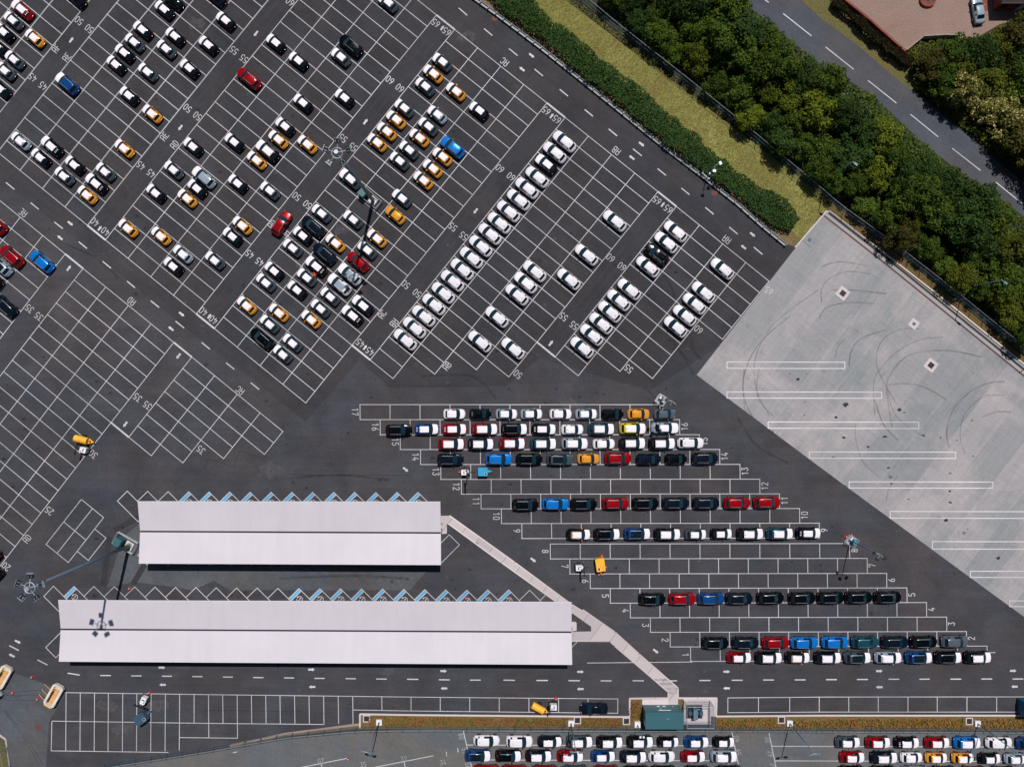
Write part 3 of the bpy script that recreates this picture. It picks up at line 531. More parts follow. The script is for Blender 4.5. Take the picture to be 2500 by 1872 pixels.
for x, y, r in (T(0, 900, (1298, 770))[0]+(.35,), T(500, 900, (530, 820))[0]+(1.6,), T(0, 1372, (1280, 1155))[0]+(1.2,), T(0, 1372, (990, 1350))[0]+(1.2,), T(0, 1372, (860, 1160))[0]+(1.2,), T(500, 1372, (1210, 133))[0]+(.4,), T(500, 500, (780, 470))[0]+(.9,), T(500, 500, (1110, 200))[0]+(1.1,), T(1000, 0, (470, 300))[0]+(1.2,), T(0, 0, (1600, 190))[0]+(1.2,), T(500, 1372, (1480, 885))[0]+(.8,), T(1500, 1372, (540, 880))[0]+(.3,), T(1500, 1372, (730, 880))[0]+(.35,), T(1500, 1372, (735, 1042))[0]+(.35,), T(1000, 900, (1310, 300))[0]+(1.4,)):
    cx, cy = P(x, y); g.sheet([(cx+r*(1.5+.5*sin(5*k+x))*cos(2*pi*k/12), cy+r*(.8+.3*cos(3*k+y))*sin(2*pi*k/12)) for k in range(12)], .0135, 'scuff')
mat_fade('drip', (.012, .012, .014), .0, .55, 2.5); mat_fade('wheel_path', (.085, .085, .095), .0, .30, .3)
rw = random.Random(4)
for k in range(520):
    c_, r_ = rw.uniform(-14, 13.5), rw.uniform(0, 46); x, y = LAT(c_, r_)
    if k % 4 == 0: x, y = rw.uniform(900, 2380), rw.uniform(990, 1620)
    if not (0 < x < 2500 and 0 < y < 1740) or (x > 1690 and y < 1130 and c_ > 13): continue
    X, Y = P(x, y); rr = rw.uniform(.10, .42)
    if abs(Y) > 70: continue
    g.sheet([(X+rr*(1+.4*sin(3*j+k))*cos(2*pi*j/9), Y+rr*(.8+.3*cos(2*j+k))*sin(2*pi*j/9)) for j in range(9)], .0138, 'drip' if k % 5 else 'scuff')
for c_ in (-10.1, -9.85, -5.3, -5.05, -.52, -.27, 4.27, 4.52, 9.06, 9.31):
    for a in range(0, 25, 2): g.line(P(*LAT(c_, a)), P(*LAT(c_, a+2)), .42, .0128, 'wheel_path') if not (c_ > 3 and a > 19) and not (c_ > 9 and a > 11) else None
for y0_ in (1645, 1655, 1668, 1677): g.line(P(250, y0_+8), P(1400, y0_+14), .4, .0128, 'wheel_path'); g.line(P(1500, y0_+14), P(2500, y0_+10), .4, .0128, 'wheel_path')
for o_ in (27.0, 27.35, 27.75, 28.1):
    for a in range(-9, 5): g.line(P(*LAT(a, o_)), P(*LAT(a+1, o_)), .42, .0126, 'wheel_path')
struct('asphalt_wear', g)
g = MB()
for tx, ty, a, b, r in ((2000, 900, 213, 292, 24), (2000, 900, 137, 394, 14), (2000, 900, 650, 330, 18), (2000, 900, 690, 353, 10), (2000, 900, 200, 558, 15), (2000, 900, 530, 548, 18), (2000, 900, 845, 540, 14), (2000, 900, 563, 800, 13), (2000, 900, 722, 1055, 9), (2000, 900, 1055, 990, 11), (2000, 900, 1057, 1080, 14), (2000, 900, 1027, 1222, 18), (2000, 900, 1450, 1530, 17), (2000, 900, 980, 556, 8), (2000, 900, 395, 632, 12), (2000, 900, 1115, 578, 8), (1500, 900, 1415, 40, 6), (1500, 900, 1555, 43, 6), (1500, 900, 1540, 268, 6), (1500, 900, 1537, 375, 6), (1500, 900, 1487, 85, 16)):
    cx, cy = P(*T(tx, ty, (a, b))[0]); rr = r/46.4
    g.sheet([(cx+rr*(1.0+.35*sin(7*k+a))*cos(2*pi*k/9-.6), cy+rr*(.62+.25*cos(5*k+b))*sin(2*pi*k/9-.6)) for k in range(9)], .0135, 'iron_cover')
struct('oil_stains', g)
cb = MB()
for x0, x1, y0, y1 in ((1774.8, 2062.5, 883.5, 899.1), (1774.8, 2152.5, 956.5, 971.6), (1875.3, 2243, 1029.8, 1045.2), (1975.5, 2333, 1102.9, 1118.3), (2073, 2423.6, 1175.7, 1190.8), (2173, 2530, 1248, 1264.4), (2276, 2630, 1321.5, 1339.6), (2369, 2720, 1393.7, 1408.8), (2465, 2800, 1466, 1480)):
    for a, b, z in (((x0, y0), (x1, y0+.6), .018), ((x0, y1), (x1, y1+.6), .018), ((x0, y0), (x0, y1), .021), ((x1, y0), (x1, y1), .021)): cb.line(P(*a), P(*b), .15, z, 'line_on_concrete', .05)
struct('concrete_markings', cb)
# ---------------- cars
def paint(name, col, metal=.25, rough=.32, coat=.6):
    m, t, b = nodes(name); b.inputs['Base Color'].default_value = lin(col); b.inputs['Metallic'].default_value = metal
    b.inputs['Roughness'].default_value = rough; b.inputs['Coat Weight'].default_value = coat; b.inputs['Coat Roughness'].default_value = .09; b.inputs['Specular IOR Level'].default_value = .2
    n = noise_n(t, 1.6, 3); t.links.new(ramp(t, n, [(.3, rough*.85), (.7, rough*1.2)]), b.inputs['Roughness']); MT[name] = m
COL = {'k': ('black', (.0012, .002, .003)), 'n': ('navy', (.003, .006, .013)), 'g': ('dark grey', (.055, .075, .088)), 'v': ('silver', (.30, .36, .42)), 'w': ('white', (.70, .68, .71)), 'r': ('red', (.27, .0015, .005)),
       'o': ('orange', (.72, .30, .03)), 'b': ('bright blue', (.003, .16, .54)), 'd': ('dark blue', (.004, .045, .17)), 't': ('teal', (.008, .06, .085)), 'y': ('yellow', (.62, .52, .02)), 'a': ('yellow-trimmed black', (.0015, .0025, .0035)), 'e': ('slate grey', (.09, .11, .14))}
for k, (nm, c) in COL.items(): paint('paint_'+k, c, .0 if k in 'wknda' else .2, .24 if k not in 'kndt' else .17, .2)
def film():
    m, t, b = nodes('film'); n = noise_n(t, 3.5, 4, .6); c = mix(t, (.74, .70, .74, 1), (.80, .76, .79, 1), n)
    t.links.new(c, b.inputs['Base Color']); b.inputs['Roughness'].default_value = .6; b.inputs['Specular IOR Level'].default_value = .3
    bp = t.nodes.new('ShaderNodeBump'); bp.inputs['Strength'].default_value = .12; bp.inputs['Distance'].default_value = .02; t.links.new(n, bp.inputs['Height']); t.links.new(bp.outputs[0], b.inputs['Normal']); MT['film'] = m
film()
def glassm(name, col, rough=.06):
    m, t, b = nodes(name); b.inputs['Base Color'].default_value = lin(col); b.inputs['Roughness'].default_value = rough; b.inputs['Specular IOR Level'].default_value = .6; b.inputs['Coat Weight'].default_value = .4; b.inputs['Coat Roughness'].default_value = .03; MT[name] = m
glassm('car_glass', (.004, .022, .032)); glassm('side_glass', (.002, .006, .009)); glassm('roof_glass', (.003, .008, .012), .12)
glassm('lamp_clear', (.45, .48, .5), .15); glassm('lamp_red', (.25, .01, .01), .2)
# kinds: L, W, H, belt, roof half width ratio, stations (t from the nose, half width ratio, top z, section)
KIND = {
 'h': dict(L=3.86, W=1.72, H=1.42, belt=.93, rw=.685, nose=.30, tail=.10, st=[(0, .66, .52, 'n'), (.015, .82, .66, 'n'), (.05, .93, .78, 'b'), (.13, .985, .88, 'b'), (.235, 1, .95, 'c'), (.40, 1, 1.35, 'w'), (.47, 1, 1.41, 'r'), (.58, 1, 1.42, 'r'), (.61, 1, 1.42, 'r'), (.76, 1, 1.39, 'r'), (.815, 1, 1.35, 'q'), (.90, .985, .98, 't'), (.965, .96, .90, 'n'), (.99, .88, .72, 'n'), (1, .80, .55, 'n')]),
 'c': dict(L=4.36, W=1.83, H=1.57, belt=1.02, rw=.665, nose=.34, tail=.12, st=[(0, .66, .58, 'n'), (.015, .82, .74, 'n'), (.05, .93, .88, 'b'), (.13, .985, .97, 'b'), (.25, 1, 1.03, 'c'), (.405, 1, 1.48, 'w'), (.48, 1, 1.55, 'r'), (.58, 1, 1.57, 'r'), (.605, 1, 1.57, 'r'), (.77, 1, 1.52, 'r'), (.82, 1, 1.47, 'q'), (.905, .97, 1.10, 't'), (.95, .94, 1.0, 'n'), (.985, .86, .80, 'n'), (1, .78, .6, 'n')]),
 's': dict(L=4.66, W=1.91, H=1.68, belt=1.08, rw=.68, nose=.30, tail=.10, st=[(0, .70, .62, 'n'), (.012, .85, .80, 'n'), (.04, .94, .95, 'b'), (.12, .985, 1.03, 'b'), (.24, 1, 1.09, 'c'), (.40, 1, 1.58, 'w'), (.47, 1, 1.66, 'r'), (.56, 1, 1.68, 'r'), (.585, 1, 1.68, 'r'), (.78, 1, 1.64, 'r'), (.85, 1, 1.59, 'q'), (.935, .975, 1.15, 't'), (.965, .95, 1.05, 'n'), (.99, .88, .85, 'n'), (1, .80, .65, 'n')]),
 'x': dict(L=4.62, W=1.87, H=1.54, belt=1.0, rw=.67, nose=.36, tail=.16, st=[(0, .62, .55, 'n'), (.012, .78, .70, 'n'), (.045, .91, .84, 'b'), (.13, .98, .94, 'b'), (.235, 1, 1.0, 'c'), (.395, 1, 1.44, 'w'), (.47, 1, 1.52, 'r'), (.57, 1, 1.54, 'r'), (.595, 1, 1.54, 'r'), (.78, 1, 1.49, 'r'), (.835, 1, 1.44, 'q'), (.925, .95, 1.06, 't'), (.96, .91, .96, 'n'), (.988, .83, .78, 'n'), (1, .72, .58, 'n')]),
 'l': dict(L=4.95, W=1.88, H=1.45, belt=.95, rw=.65, nose=.32, tail=.14, st=[(0, .66, .52, 'n'), (.012, .80, .66, 'n'), (.045, .92, .78, 'b'), (.13, .98, .88, 'b'), (.27, 1, .95, 'c'), (.40, 1, 1.36, 'w'), (.46, 1, 1.43, 'r'), (.55, 1, 1.45, 'r'), (.575, 1, 1.45, 'r'), (.70, 1, 1.40, 'r'), (.74, 1, 1.35, 'q'), (.86, .97, 1.0, 't'), (.96, .92, .95, 'n'), (.99, .84, .75, 'n'), (1, .76, .55, 'n')])}
PARTCACHE = {}
def car_meshes(kd):
    d = KIND[kd]; L, W, belt = d['L'], d['W'], d['belt']; hw = W/2; grid = []; ks = [s[3] for s in d['st']]
    sub = []
    for (t, wf, z, s) in d['st']:
        w_ = hw*wf; gh = s in 'wrq'
        if gh:
            rw = hw*d['rw']*(1.0 if s != 'q' else .97)
            ys = [0, .5*rw, .86*rw, rw, rw+.05, .93*w_, w_, w_*.995, w_*.94]; zs = [z, z-.006, z-.03, z-.065, z-.13, belt+.01, belt-.12, .5, .24]
        else:
            ys = [0, .36*w_, .62*w_, .74*w_, .84*w_, .93*w_, w_, w_*.995, w_*.94]; zz = min(z, belt+.03)
            k = 1.0 if s in 'bct' else .8
            zs = [z, z-.006, z-.02, z-.035, z-.055, min(z-.085, belt+.01), z-.17 if z > .75 else z-.1, min(.5, z-.13), .26]
        bow = d['nose']*max(0, 1-t/.55) if t < .5 else -d['tail']*min(1, (t-.5)/.3)
        row = []
        for y, q in zip(ys, zs):
            x = L*(.5-t)-bow*(y/hw)**2*(1.0) ; row.append((x, y, q))
        grid.append(row)
    parts = {k: MB() for k in ('body', 'bonnet', 'roof', 'windscreen', 'rear_window', 'side_left', 'side_right', 'rear_left', 'rear_right')}
    names = []
    for i in range(len(grid)-1):
        a, b = ks[i], ks[i+1]
        for j in range(8):
            if a == 'b' and b in 'bc' and j < 5: p = 'bonnet'
            elif a == 'c' and j < 4: p = 'windscreen'
            elif a in 'wr' and b == 'r' and j < 2: p = 'roof'
            elif a == 'q' and j < 3: p = 'rear_window'
            elif a in 'wr' and b in 'rq' and j == 4 and not (ks[:i].count('r') == 2): p = 'side'
            elif a == 'c' and j == 4: p = 'side'
            else: p = 'body'
            for sg in (1, -1):
                q = [grid[i][j], grid[i+1][j], grid[i+1][j+1], grid[i][j+1]]
                q = [(x, y*sg, z) for x, y, z in q]
                if sg == 1: q = q
                else: q = q[::-1]
                if p == 'side': parts[('side_' if ks[:i].count('r') < 2 else 'rear_')+('left' if sg > 0 else 'right')].face(q, 'side_glass')
                else: parts[p].face(q, {'windscreen': 'car_glass', 'rear_window': 'side_glass', 'roof': 'film', 'bonnet': 'film', 'body': 'paint_k'}[p])
    bd = parts['body']
    for i in range(len(grid)-1):
        a, b = grid[i][8], grid[i+1][8]; bd.face([(a[0], a[1], a[2]), (b[0], b[1], b[2]), (b[0], -b[1], b[2]), (a[0], -a[1], a[2])], 'black_plastic')
    for g_ in (grid[0], grid[-1]):
        bd.face([(x, y, z) for x, y, z in g_]+[(x, -y, z) for x, y, z in g_[::-1]][:-1], 'paint_k')
    # bumper and sill trim
    for sg in (1, -1): bd.box((0, sg*(hw-.02), .32), (L*.42, .08, .12), 'black_plastic')
    out = {}
    for k, mb in parts.items():
        me = mb.mesh(k); bm = bmesh.new(); bm.from_mesh(me); bmesh.ops.remove_doubles(bm, verts=bm.verts, dist=.0008); bm.to_mesh(me); bm.free()
        me.polygons.foreach_set('use_smooth', [True]*len(me.polygons)); out[k] = me
    wb = L*.60/2; wx = L*.01
    wm = MB(); R_ = .33 if kd == 'h' else (.35 if kd in 'lc' else .37)
    wm.tube((0, -.12, 0), (0, .12, 0), R_, n=18, m='tyre'); wm.tube((0, -.124, 0), (0, .124, 0), R_*.62, n=12, m='rim')
    out['wheel'] = wm.mesh('wheel'); out['_wheels'] = [(sx*wb+wx, sy*(hw-.055), R_) for sx in (1, -1) for sy in (1, -1)]
    am = MB()
    mm = MB(); mm.prism([(0, 0), (.03, .20), (-.02, .23), (-.11, .20), (-.13, 0)], -.07, .07, 'paint_k'); out['mirror'] = mm.mesh('mirror')
    cow = [s for s in d['st'] if s[3] == 'c'][0][0]; out['_mirror'] = (L*(.5-cow)-.52, hw-.03, belt+.06)
    hl = MB(); hl.prism([(.16, 0), (-.18, .10), (-.22, -.02), (.05, -.14)], -.04, .05, 'lamp_clear'); out['headlight'] = hl.mesh('headlight'); out['_hl'] = (L*.5-.33, hw*.70, d['st'][1][2]+.02)
    tl = MB(); tl.box((0, 0, 0), (.10, .18, .22), 'lamp_red'); out['taillight'] = tl.mesh('taillight'); out['_tl'] = (-L*.5+.17, hw*.76, d['st'][-3][2]-.18)
    ae = MB(); ae.prism([(.13, 0), (-.09, .035), (-.09, -.035)], 0, .09, 'black_plastic'); out['aerial'] = ae.mesh('aerial'); z_ = d['st'][9][2]; out['_ae'] = (L*(.5-.75), 0, z_+.005)
    return out
PROTO = {}
def recolour(me, old, new):
    key = (me.name_full, new)
    if key in PARTCACHE: return PARTCACHE[key]
    m2 = me.copy(); m2.name = me.name.split('.')[0]
    for i, m in enumerate(m2.materials):
        if m and m.name == old: m2.materials[i] = MT[new]
    PARTCACHE[key] = m2; return m2
def make_car(kd, col, pat):
    """first car of one kind, colour and covering; later ones are copies of it"""
    if kd not in PROTO: PROTO[kd] = car_meshes(kd)
    M = PROTO[kd]; pc = 'paint_'+col
    root = bpy.data.objects.new('parked_car', None); C.objects.link(root); root.empty_display_size = .3
    def part(nm, me, loc=(0, 0, 0), mir=False, rz=0):
        o = bpy.data.objects.new(nm, me); C.objects.link(o); o.parent = root; o.location = loc; o.rotation_euler = (0, 0, rz)
        if mir: o.scale = (1, -1, 1)
        return o
    part('body', recolour(M['body'], 'paint_k', pc))
    bo = pc if pat in 'NG' else 'film'; ro = {'N': pc, 'G': 'roof_glass', 'K': 'roof_glass', 'B': pc, 'F': 'film', 'U': 'film', 'P': 'paint_v'}[pat]
    part('bonnet', recolour(M['bonnet'], 'film', bo)); part('roof', recolour(M['roof'], 'film', ro))
    part('windscreen', M['windscreen']); part('rear_window', M['rear_window']); part('side_window', M['side_left']); part('side_window', M['side_right']); part('side_window', M['rear_left']); part('side_window', M['rear_right'])
    for p in M['_wheels']: part('wheel', M['wheel'], p)
    x, y, z = M['_mirror']; mm = recolour(M['mirror'], 'paint_k', pc if col not in 'wa' else ('paint_o' if col == 'a' else 'black_plastic')); part('mirror', mm, (x, y, z)); part('mirror', mm, (x, -y, z), True)
    x, y, z = M['_hl']; part('headlight', M['headlight'], (x, y, z)); part('headlight', M['headlight'], (x, -y, z), True)
    x, y, z = M['_tl']; part('taillight', M['taillight'], (x, y, z)); part('taillight', M['taillight'], (x, -y, z))
    part('aerial', M['aerial'], M['_ae'])
    if pat == 'U':      # transit film with tails left over the rear window
        f = MB(); xx, zz = M['_ae'][0]-.22, M['_ae'][2]
        for s_ in (-.30, 0, .30): f.box((xx-.32, s_, zz-.10), (.26, .09, .02), 'film')
        f.box((xx+.10, 0, zz-.012), (.34, .05, .05), 'black_plastic'); me = f.mesh('film_tail'); part('film_tail', me)
    if col == 'a':
        f = MB(); xx, zz = M['_ae'][0]+.05, M['_ae'][2]; f.box((xx-.28, 0, zz+.0), (.10, 1.12, .03), 'paint_o'); f.box((xx+.5, .60, zz-.02), (1.5, .05, .05), 'paint_o'); f.box((xx+.5, -.60, zz-.02), (1.5, .05, .05), 'paint_o'); part('roof_trim', f.mesh('roof_trim'))
    if kd in 's' and col in 'knrbdgt' and pat in 'NGKFB':
        f = MB(); L = KIND[kd]['L']; hw = KIND[kd]['W']/2*KIND[kd]['rw']
        f.tube((L*.10, hw+.01, 1.645), (-L*.30, hw+.01, 1.625), .022, n=6, m='galv'); me = f.mesh('roof_rail'); part('roof_rail', me); part('roof_rail', me, mir=True)
    return root
FIRST = {}
KN = {'h': 'hatchback', 'c': 'crossover', 's': 'SUV', 'x': 'crossover', 'l': 'saloon'}
CATN = {'h': 'hatchback', 'c': 'car', 's': 'SUV', 'x': 'car', 'l': 'saloon'}
def look(kd, col, pat):
    n = COL[col][0]
    if pat in 'FU': return f'{n} {KN[kd]} under white film' if col != 'w' else f'filmed white {KN[kd]}'
    if pat == 'B': return f'{n} {KN[kd]} with filmed bonnet'
    if pat == 'K': return f'black-roofed {n} {KN[kd]} with filmed bonnet'
    if pat == 'P': return f'partly filmed {n} {KN[kd]}'
    if pat == 'G': return f'{n} {KN[kd]} with black roof'
    return f'glossy {n} {KN[kd]}'
def put_car(kd, col, pat, x, y, ang, label, group):
    key = (kd, col, pat)
    if key not in FIRST: r = make_car(*key); FIRST[key] = r
    else: r = dup(FIRST[key])
    X, Y = P(x, y, .8); r.location = (X, Y, .012); r.rotation_euler = (0, 0, radians(ang))
    tag(r, label, CATN[kd], group); return r
SL = []      # slanted bays: (x, y, code)
def S_(tx, ty, s):
    for e in s.split():
        a, b, c = e.split(','); SL.append((tx+float(a)/3.312, ty+float(b)/3.312, c))
S_(0, 0, '175,75,crU 103,163,hgF 30,258,hkF -20,375,hkF 275,305,hoF 113,480,hgF 40,570,hgF 2,715,hnF 540,675,sdB 1325,75,hnF 1403,8,hkN 612,-15,hkN 1150,240,hkF 1412,292,hkF 1083,340,hgF 1003,425,hkF 1340,393,hgF 935,520,hkF 1190,580,hgF 1528,550,hkF 1040,770,hkF 1225,917,hoF 1000,1197,hoF 163,1137,hvF 415,1180,ckU 325,1270,hkF 600,1330,hkF 515,1420,hgF 848,1385,hgF 775,1480,ckU 700,1572,hoF 1558,1183,hkF 1400,1370,hgF 1590,1520,hkF 1257,1558,hkF 1510,1600,hoF')
S_(500, 0, '92,-22,hkN 165,165,hkF 25,362,hkF 570,345,hkF 753,490,hkF 355,635,srN 1180,367,skN 1096,460,hgF 790,830,hkF 1126,790,hkF 645,1020,hkF 590,1125,hoF 505,1218,skF 415,1293,hoF 825,1165,hoF 235,1147,hkF -10,1432,svP 263,1480,hkF 522,1538,hgF 1172,1443,cgF 1590,1600,hgF 1608,872,hgF 1543,965,hoF 1467,1060,hoF 1388,1150,hoF 1648,1210,hgF 1570,1298,hgF 1478,22,hgF')
S_(1000, 0, '260,500,hgF 187,595,hoF 122,697,hgF 370,738,hoF 558,893,hkF 220,925,hvF 147,1020,hgF 75,1112,hoF 345,1190,sbN 262,1265,hoF 183,1360,hoF 107,1455,hoF')
for x, y in ((1219, 305), (1198, 329), (1160, 382), (1138, 406), (1120, 431), (1098, 456), (1078, 481), (1058, 505), (1038, 531), (1018, 556), (998, 581), (977, 606), (957, 632), (937, 657), (915, 682), (895, 707), (875, 733)): SL.append((x*1.1302, y*1.1302, 'xwN'))
SL.append((1179*1.1302, 354*1.1302, 'cnF'))
S_(500, 500, '940,66,hgF 875,175,snN 788,245,hkF 1195,115,hgF 1538,80,hoN 1388,268,hoF 1052,305,hoF 707,345,hgF 967,393,snN 1310,362,hgF 1237,458,crN 897,492,ckU 1170,560,swP 1087,643,swP 558,530,hkF 820,583,hgF 490,625,hgF 742,683,hkF 1010,738,hgF 1275,808,cnF 932,833,hgF 1190,888,ckU 335,810,hoF 595,868,hoF 855,922,hoF 520,960,hgF 460,1080,skN 705,1112,hgF 627,1203,hgF 220,252,hkF 298,163,hoF 77,445,hgF')
S_(0, 500, '1030,185,hoF 1297,248,hoF 1475,395,hvF 1398,492,hkF -45,150,srN 92,415,srN 335,458,sbN -2,488,svG -75,590,skN 40,815,snN')
S_(1000, 500, '1010,535,xwN 937,627,xwF 867,725,xwN 705,905,xwN 567,1103,xwN 835,1160,xwN 1430,403,xwN 1287,600,xwN')
S_(1500, 500, '2,128,xwN 495,213,xwF 418,303,xwF 340,398,skN 270,498,xwN 120,682,xwN 35,770,xwN 873,515,xwN 720,705,xwN 648,798,xwN 568,893,xwN 495,985,xwN')
for x, y in ((1488.5, 760.6), (1467, 789), (1444.4, 817), (1420.7, 847.7)): SL.append((x, y, 'xwN'))
S_(0, 900, '-88,1472,skN'); S_(0, 1372, '-72,52,skN')
BL = [(-14.37, 'AF'), (-9.58, 'AE'), (-4.79, 'AD'), (0, 'AC'), (4.79, 'AB'), (9.58, 'AA')]
cells = {}
for x, y, c in SL:
    cc, rr = INV(x, y); 
    best = min(((abs(min(3, max(0, round(cc-b-.5)))-(cc-b-.5)), b, n, min(3, max(0, round(cc-b-.5)))) for b, n in BL))
    cells.setdefault((best[2]+('' if rr < 27.2 else ' south'), best[3]), []).append((rr, x, y, c, cc))
COLN = ['leftmost', 'second', 'third', 'rightmost']
for (blk, ci), L in sorted(cells.items()):
    L.sort()
    for i, (rr, x, y, c, cc) in enumerate(L):
        u = LAT(cc, rr); v = LAT(cc-.5, rr); ang = math.degrees(atan2(-(v[1]-u[1]), v[0]-u[0]))-1.2+random.uniform(-.6, .6)
        b = blk.replace(' south', ''); sth = 'lower block' if 'south' in blk else 'block'
        lab = f"{look(*c)}, {sth} {b}, {COLN[ci]} column, {WORDS[i]} car from top" if len(L) > 1 else f"{look(*c)}, {sth} {b}, only car in {COLN[ci]} column"
        put_car(c[0], c[1], c[2], x, y, ang, lab, 'cars parked in the slanted lettered bays')
put_car('s', 'r', 'N', *T(500, 500, (620, 150))[0], 57, 'glossy red SUV standing across the aisle lettering beside block AC', None)
FL = {17: (0, '1000,900,362,370,hwF 1000,900,572,370,hkN 1000,900,785,370,hvF 1000,900,987,370,hvF 1000,900,1222,370,hwF 1000,900,1430,370,hvF 1500,900,-13,372,hkN 1500,900,197,370,hoN 1500,900,410,370,heN'),
 16: (0, '500,900,1568,500,skN 1000,900,140,492,cdU 1000,900,365,492,crU 1000,900,608,492,srF 1000,900,848,492,skB 1000,900,1088,492,ckU 1000,900,1317,495,hwF 1000,900,1552,490,stF 1500,900,150,487,syF 1500,900,412,483,lvF'),
 15: (0, '1000,900,338,612,srF 1000,900,577,612,skF 1000,900,830,608,srF 1000,900,1083,610,stF 1000,900,1337,608,svF 1000,900,1572,612,hwF 1500,900,147,606,skF 1500,900,387,608,skF 1500,900,618,604,xwN'),
 14: (0, '1000,900,330,737,snN 1000,900,722,735,sbN 1000,900,967,735,skN 1000,900,1217,738,sgG 1000,900,1447,732,hoN 1500,900,29,728,srN 1500,900,277,735,cnN 1500,900,500,735,hkN 1500,900,733,728,snN'),
 11: (0, '1000,900,937,1102,skN 1000,900,1180,1098,sbN 1000,900,1408,1098,skN 1500,900,10,1092,srN 1500,900,252,1092,skN 1500,900,497,1090,snN 1500,900,743,1090,snN 1500,900,993,1088,srN 1500,900,1235,1083,srN'),
 9: (0, '1000,900,1368,1342,caF 1000,900,1597,1340,skB 1500,900,187,1337,sdK 1500,900,430,1340,skF 1500,900,660,1343,hgF 1500,900,868,1338,hkF 1500,900,1100,1337,skF 1500,900,1340,1335,stF 1500,900,1573,1331,ckU'),
 5: (0, '1500,1372,307,302,skN 1500,1372,550,300,srN 1500,1372,783,298,sdN 1500,1372,1012,297,snN 1500,1372,1264,292,skN 1500,1372,1520,292,skN 2000,1372,97,290,skN 2000,1372,323,288,skN 2000,1372,558,287,skN'),
 2: (0, '1500,1372,818,657,skN 1500,1372,1063,655,snN 1500,1372,1308,655,srN 1500,1372,1538,655,sbN 2000,1372,132,652,sbN 2000,1372,373,650,stN 2000,1372,614,650,snN 2000,1372,848,647,skN 2000,1372,1100,645,seN'),
 1: (0, '1500,1372,1012,774,crF 1500,1372,1250,774,skF 1500,1372,1485,774,caF 2000,1372,72,774,skF 2000,1372,312,774,sgK 2000,1372,560,774,svF 2000,1372,808,774,sdK 2000,1372,1045,772,skB 2000,1372,1285,772,skF')}
NUMW = {17: 'seventeen', 16: 'sixteen', 15: 'fifteen', 14: 'fourteen', 11: 'eleven', 9: 'nine', 5: 'five', 2: 'two', 1: 'one'}
for k, (_, s) in FL.items():
    for i, e in enumerate(s.split()):
        a = e.split(','); x = float(a[0])+float(a[2])/3.312; y = float(a[1])+float(a[3])/3.312; c = a[4]
        put_car(c[0], c[1], c[2], x, y-1.2, random.uniform(-.7, .7)+.2, f'{look(*c)}, {WORDS[i]} car from left in the row painted {NUMW[k]}', 'cars parked in the numbered rows')
LOT = [('left', 'top', '1000,1372,622,1443,xwN 1000,1372,888,1448,swN 1000,1372,1137,1450,cnF 1000,1372,1377,1450,sgF 1000,1372,1620,1453,skF 1500,1372,210,1451,skF 1500,1372,437,1455,hkF 1500,1372,668,1453,cdF 1500,1372,888,1455,hkF'),
 ('left', 'middle', '1000,1372,553,1563,sdK 1000,1372,800,1565,skB 1000,1372,1045,1565,snF 1000,1372,1302,1565,srF 1000,1372,1568,1568,cdF 1500,1372,155,1571,snF 1500,1372,385,1571,xwN 1500,1372,640,1571,crF 1500,1372,888,1569,svF'),
 ('left', 'bottom', '1000,1372,622,1688,srN 1000,1372,848,1690,srN 1000,1372,1095,1692,srN 1000,1372,1340,1693,sgN 1000,1372,1592,1693,srN 1500,1372,180,1695,skN 1500,1372,400,1695,skN 1500,1372,672,1695,skN 1500,1372,930,1695,skF'),
 ('right', 'top', '2000,1372,235,1455,cgF 2000,1372,480,1457,crF 2000,1372,713,1459,ckU 2000,1372,958,1458,crF 2000,1372,1200,1458,sbF 2000,1372,1458,1460,xwN 2000,1372,1708,1463,sdF'),
 ('right', 'middle', '2000,1372,272,1576,crF 2000,1372,527,1577,snF 2000,1372,750,1580,hwF 2000,1372,952,1582,hoF 2000,1372,1167,1584,hoF 2000,1372,1385,1588,hkF 2000,1372,1592,1590,hvF'),
 ('right', 'bottom', '2000,1372,265,1695,skN 2000,1372,520,1697,skN 2000,1372,780,1698,svF 2000,1372,1010,1700,skN 2000,1372,1250,1702,srN 2000,1372,1490,1702,skN')]
for side, rw_, s in LOT:
    for i, e in enumerate(s.split()):
        a = e.split(','); x = float(a[0])+float(a[2])/3.312; y = float(a[1])+float(a[3])/3.312; c = a[4]
        put_car(c[0], c[1], c[2], x, y, random.uniform(-.6, .6), f'{look(*c)}, fenced lot {side} group, {rw_} row, {WORDS[i]} from left', 'cars parked in the fenced lot')
put_car('l', 'n', 'N', *T(1000, 1372, (1490, 1185))[0], 180, 'dark navy saloon parked in the long bay left of the green building', None)
put_car('l', 'v', 'N', *T(2000, 0, (1288, 78))[0], 99, 'silver saloon parked on the reddish gravel yard', None)
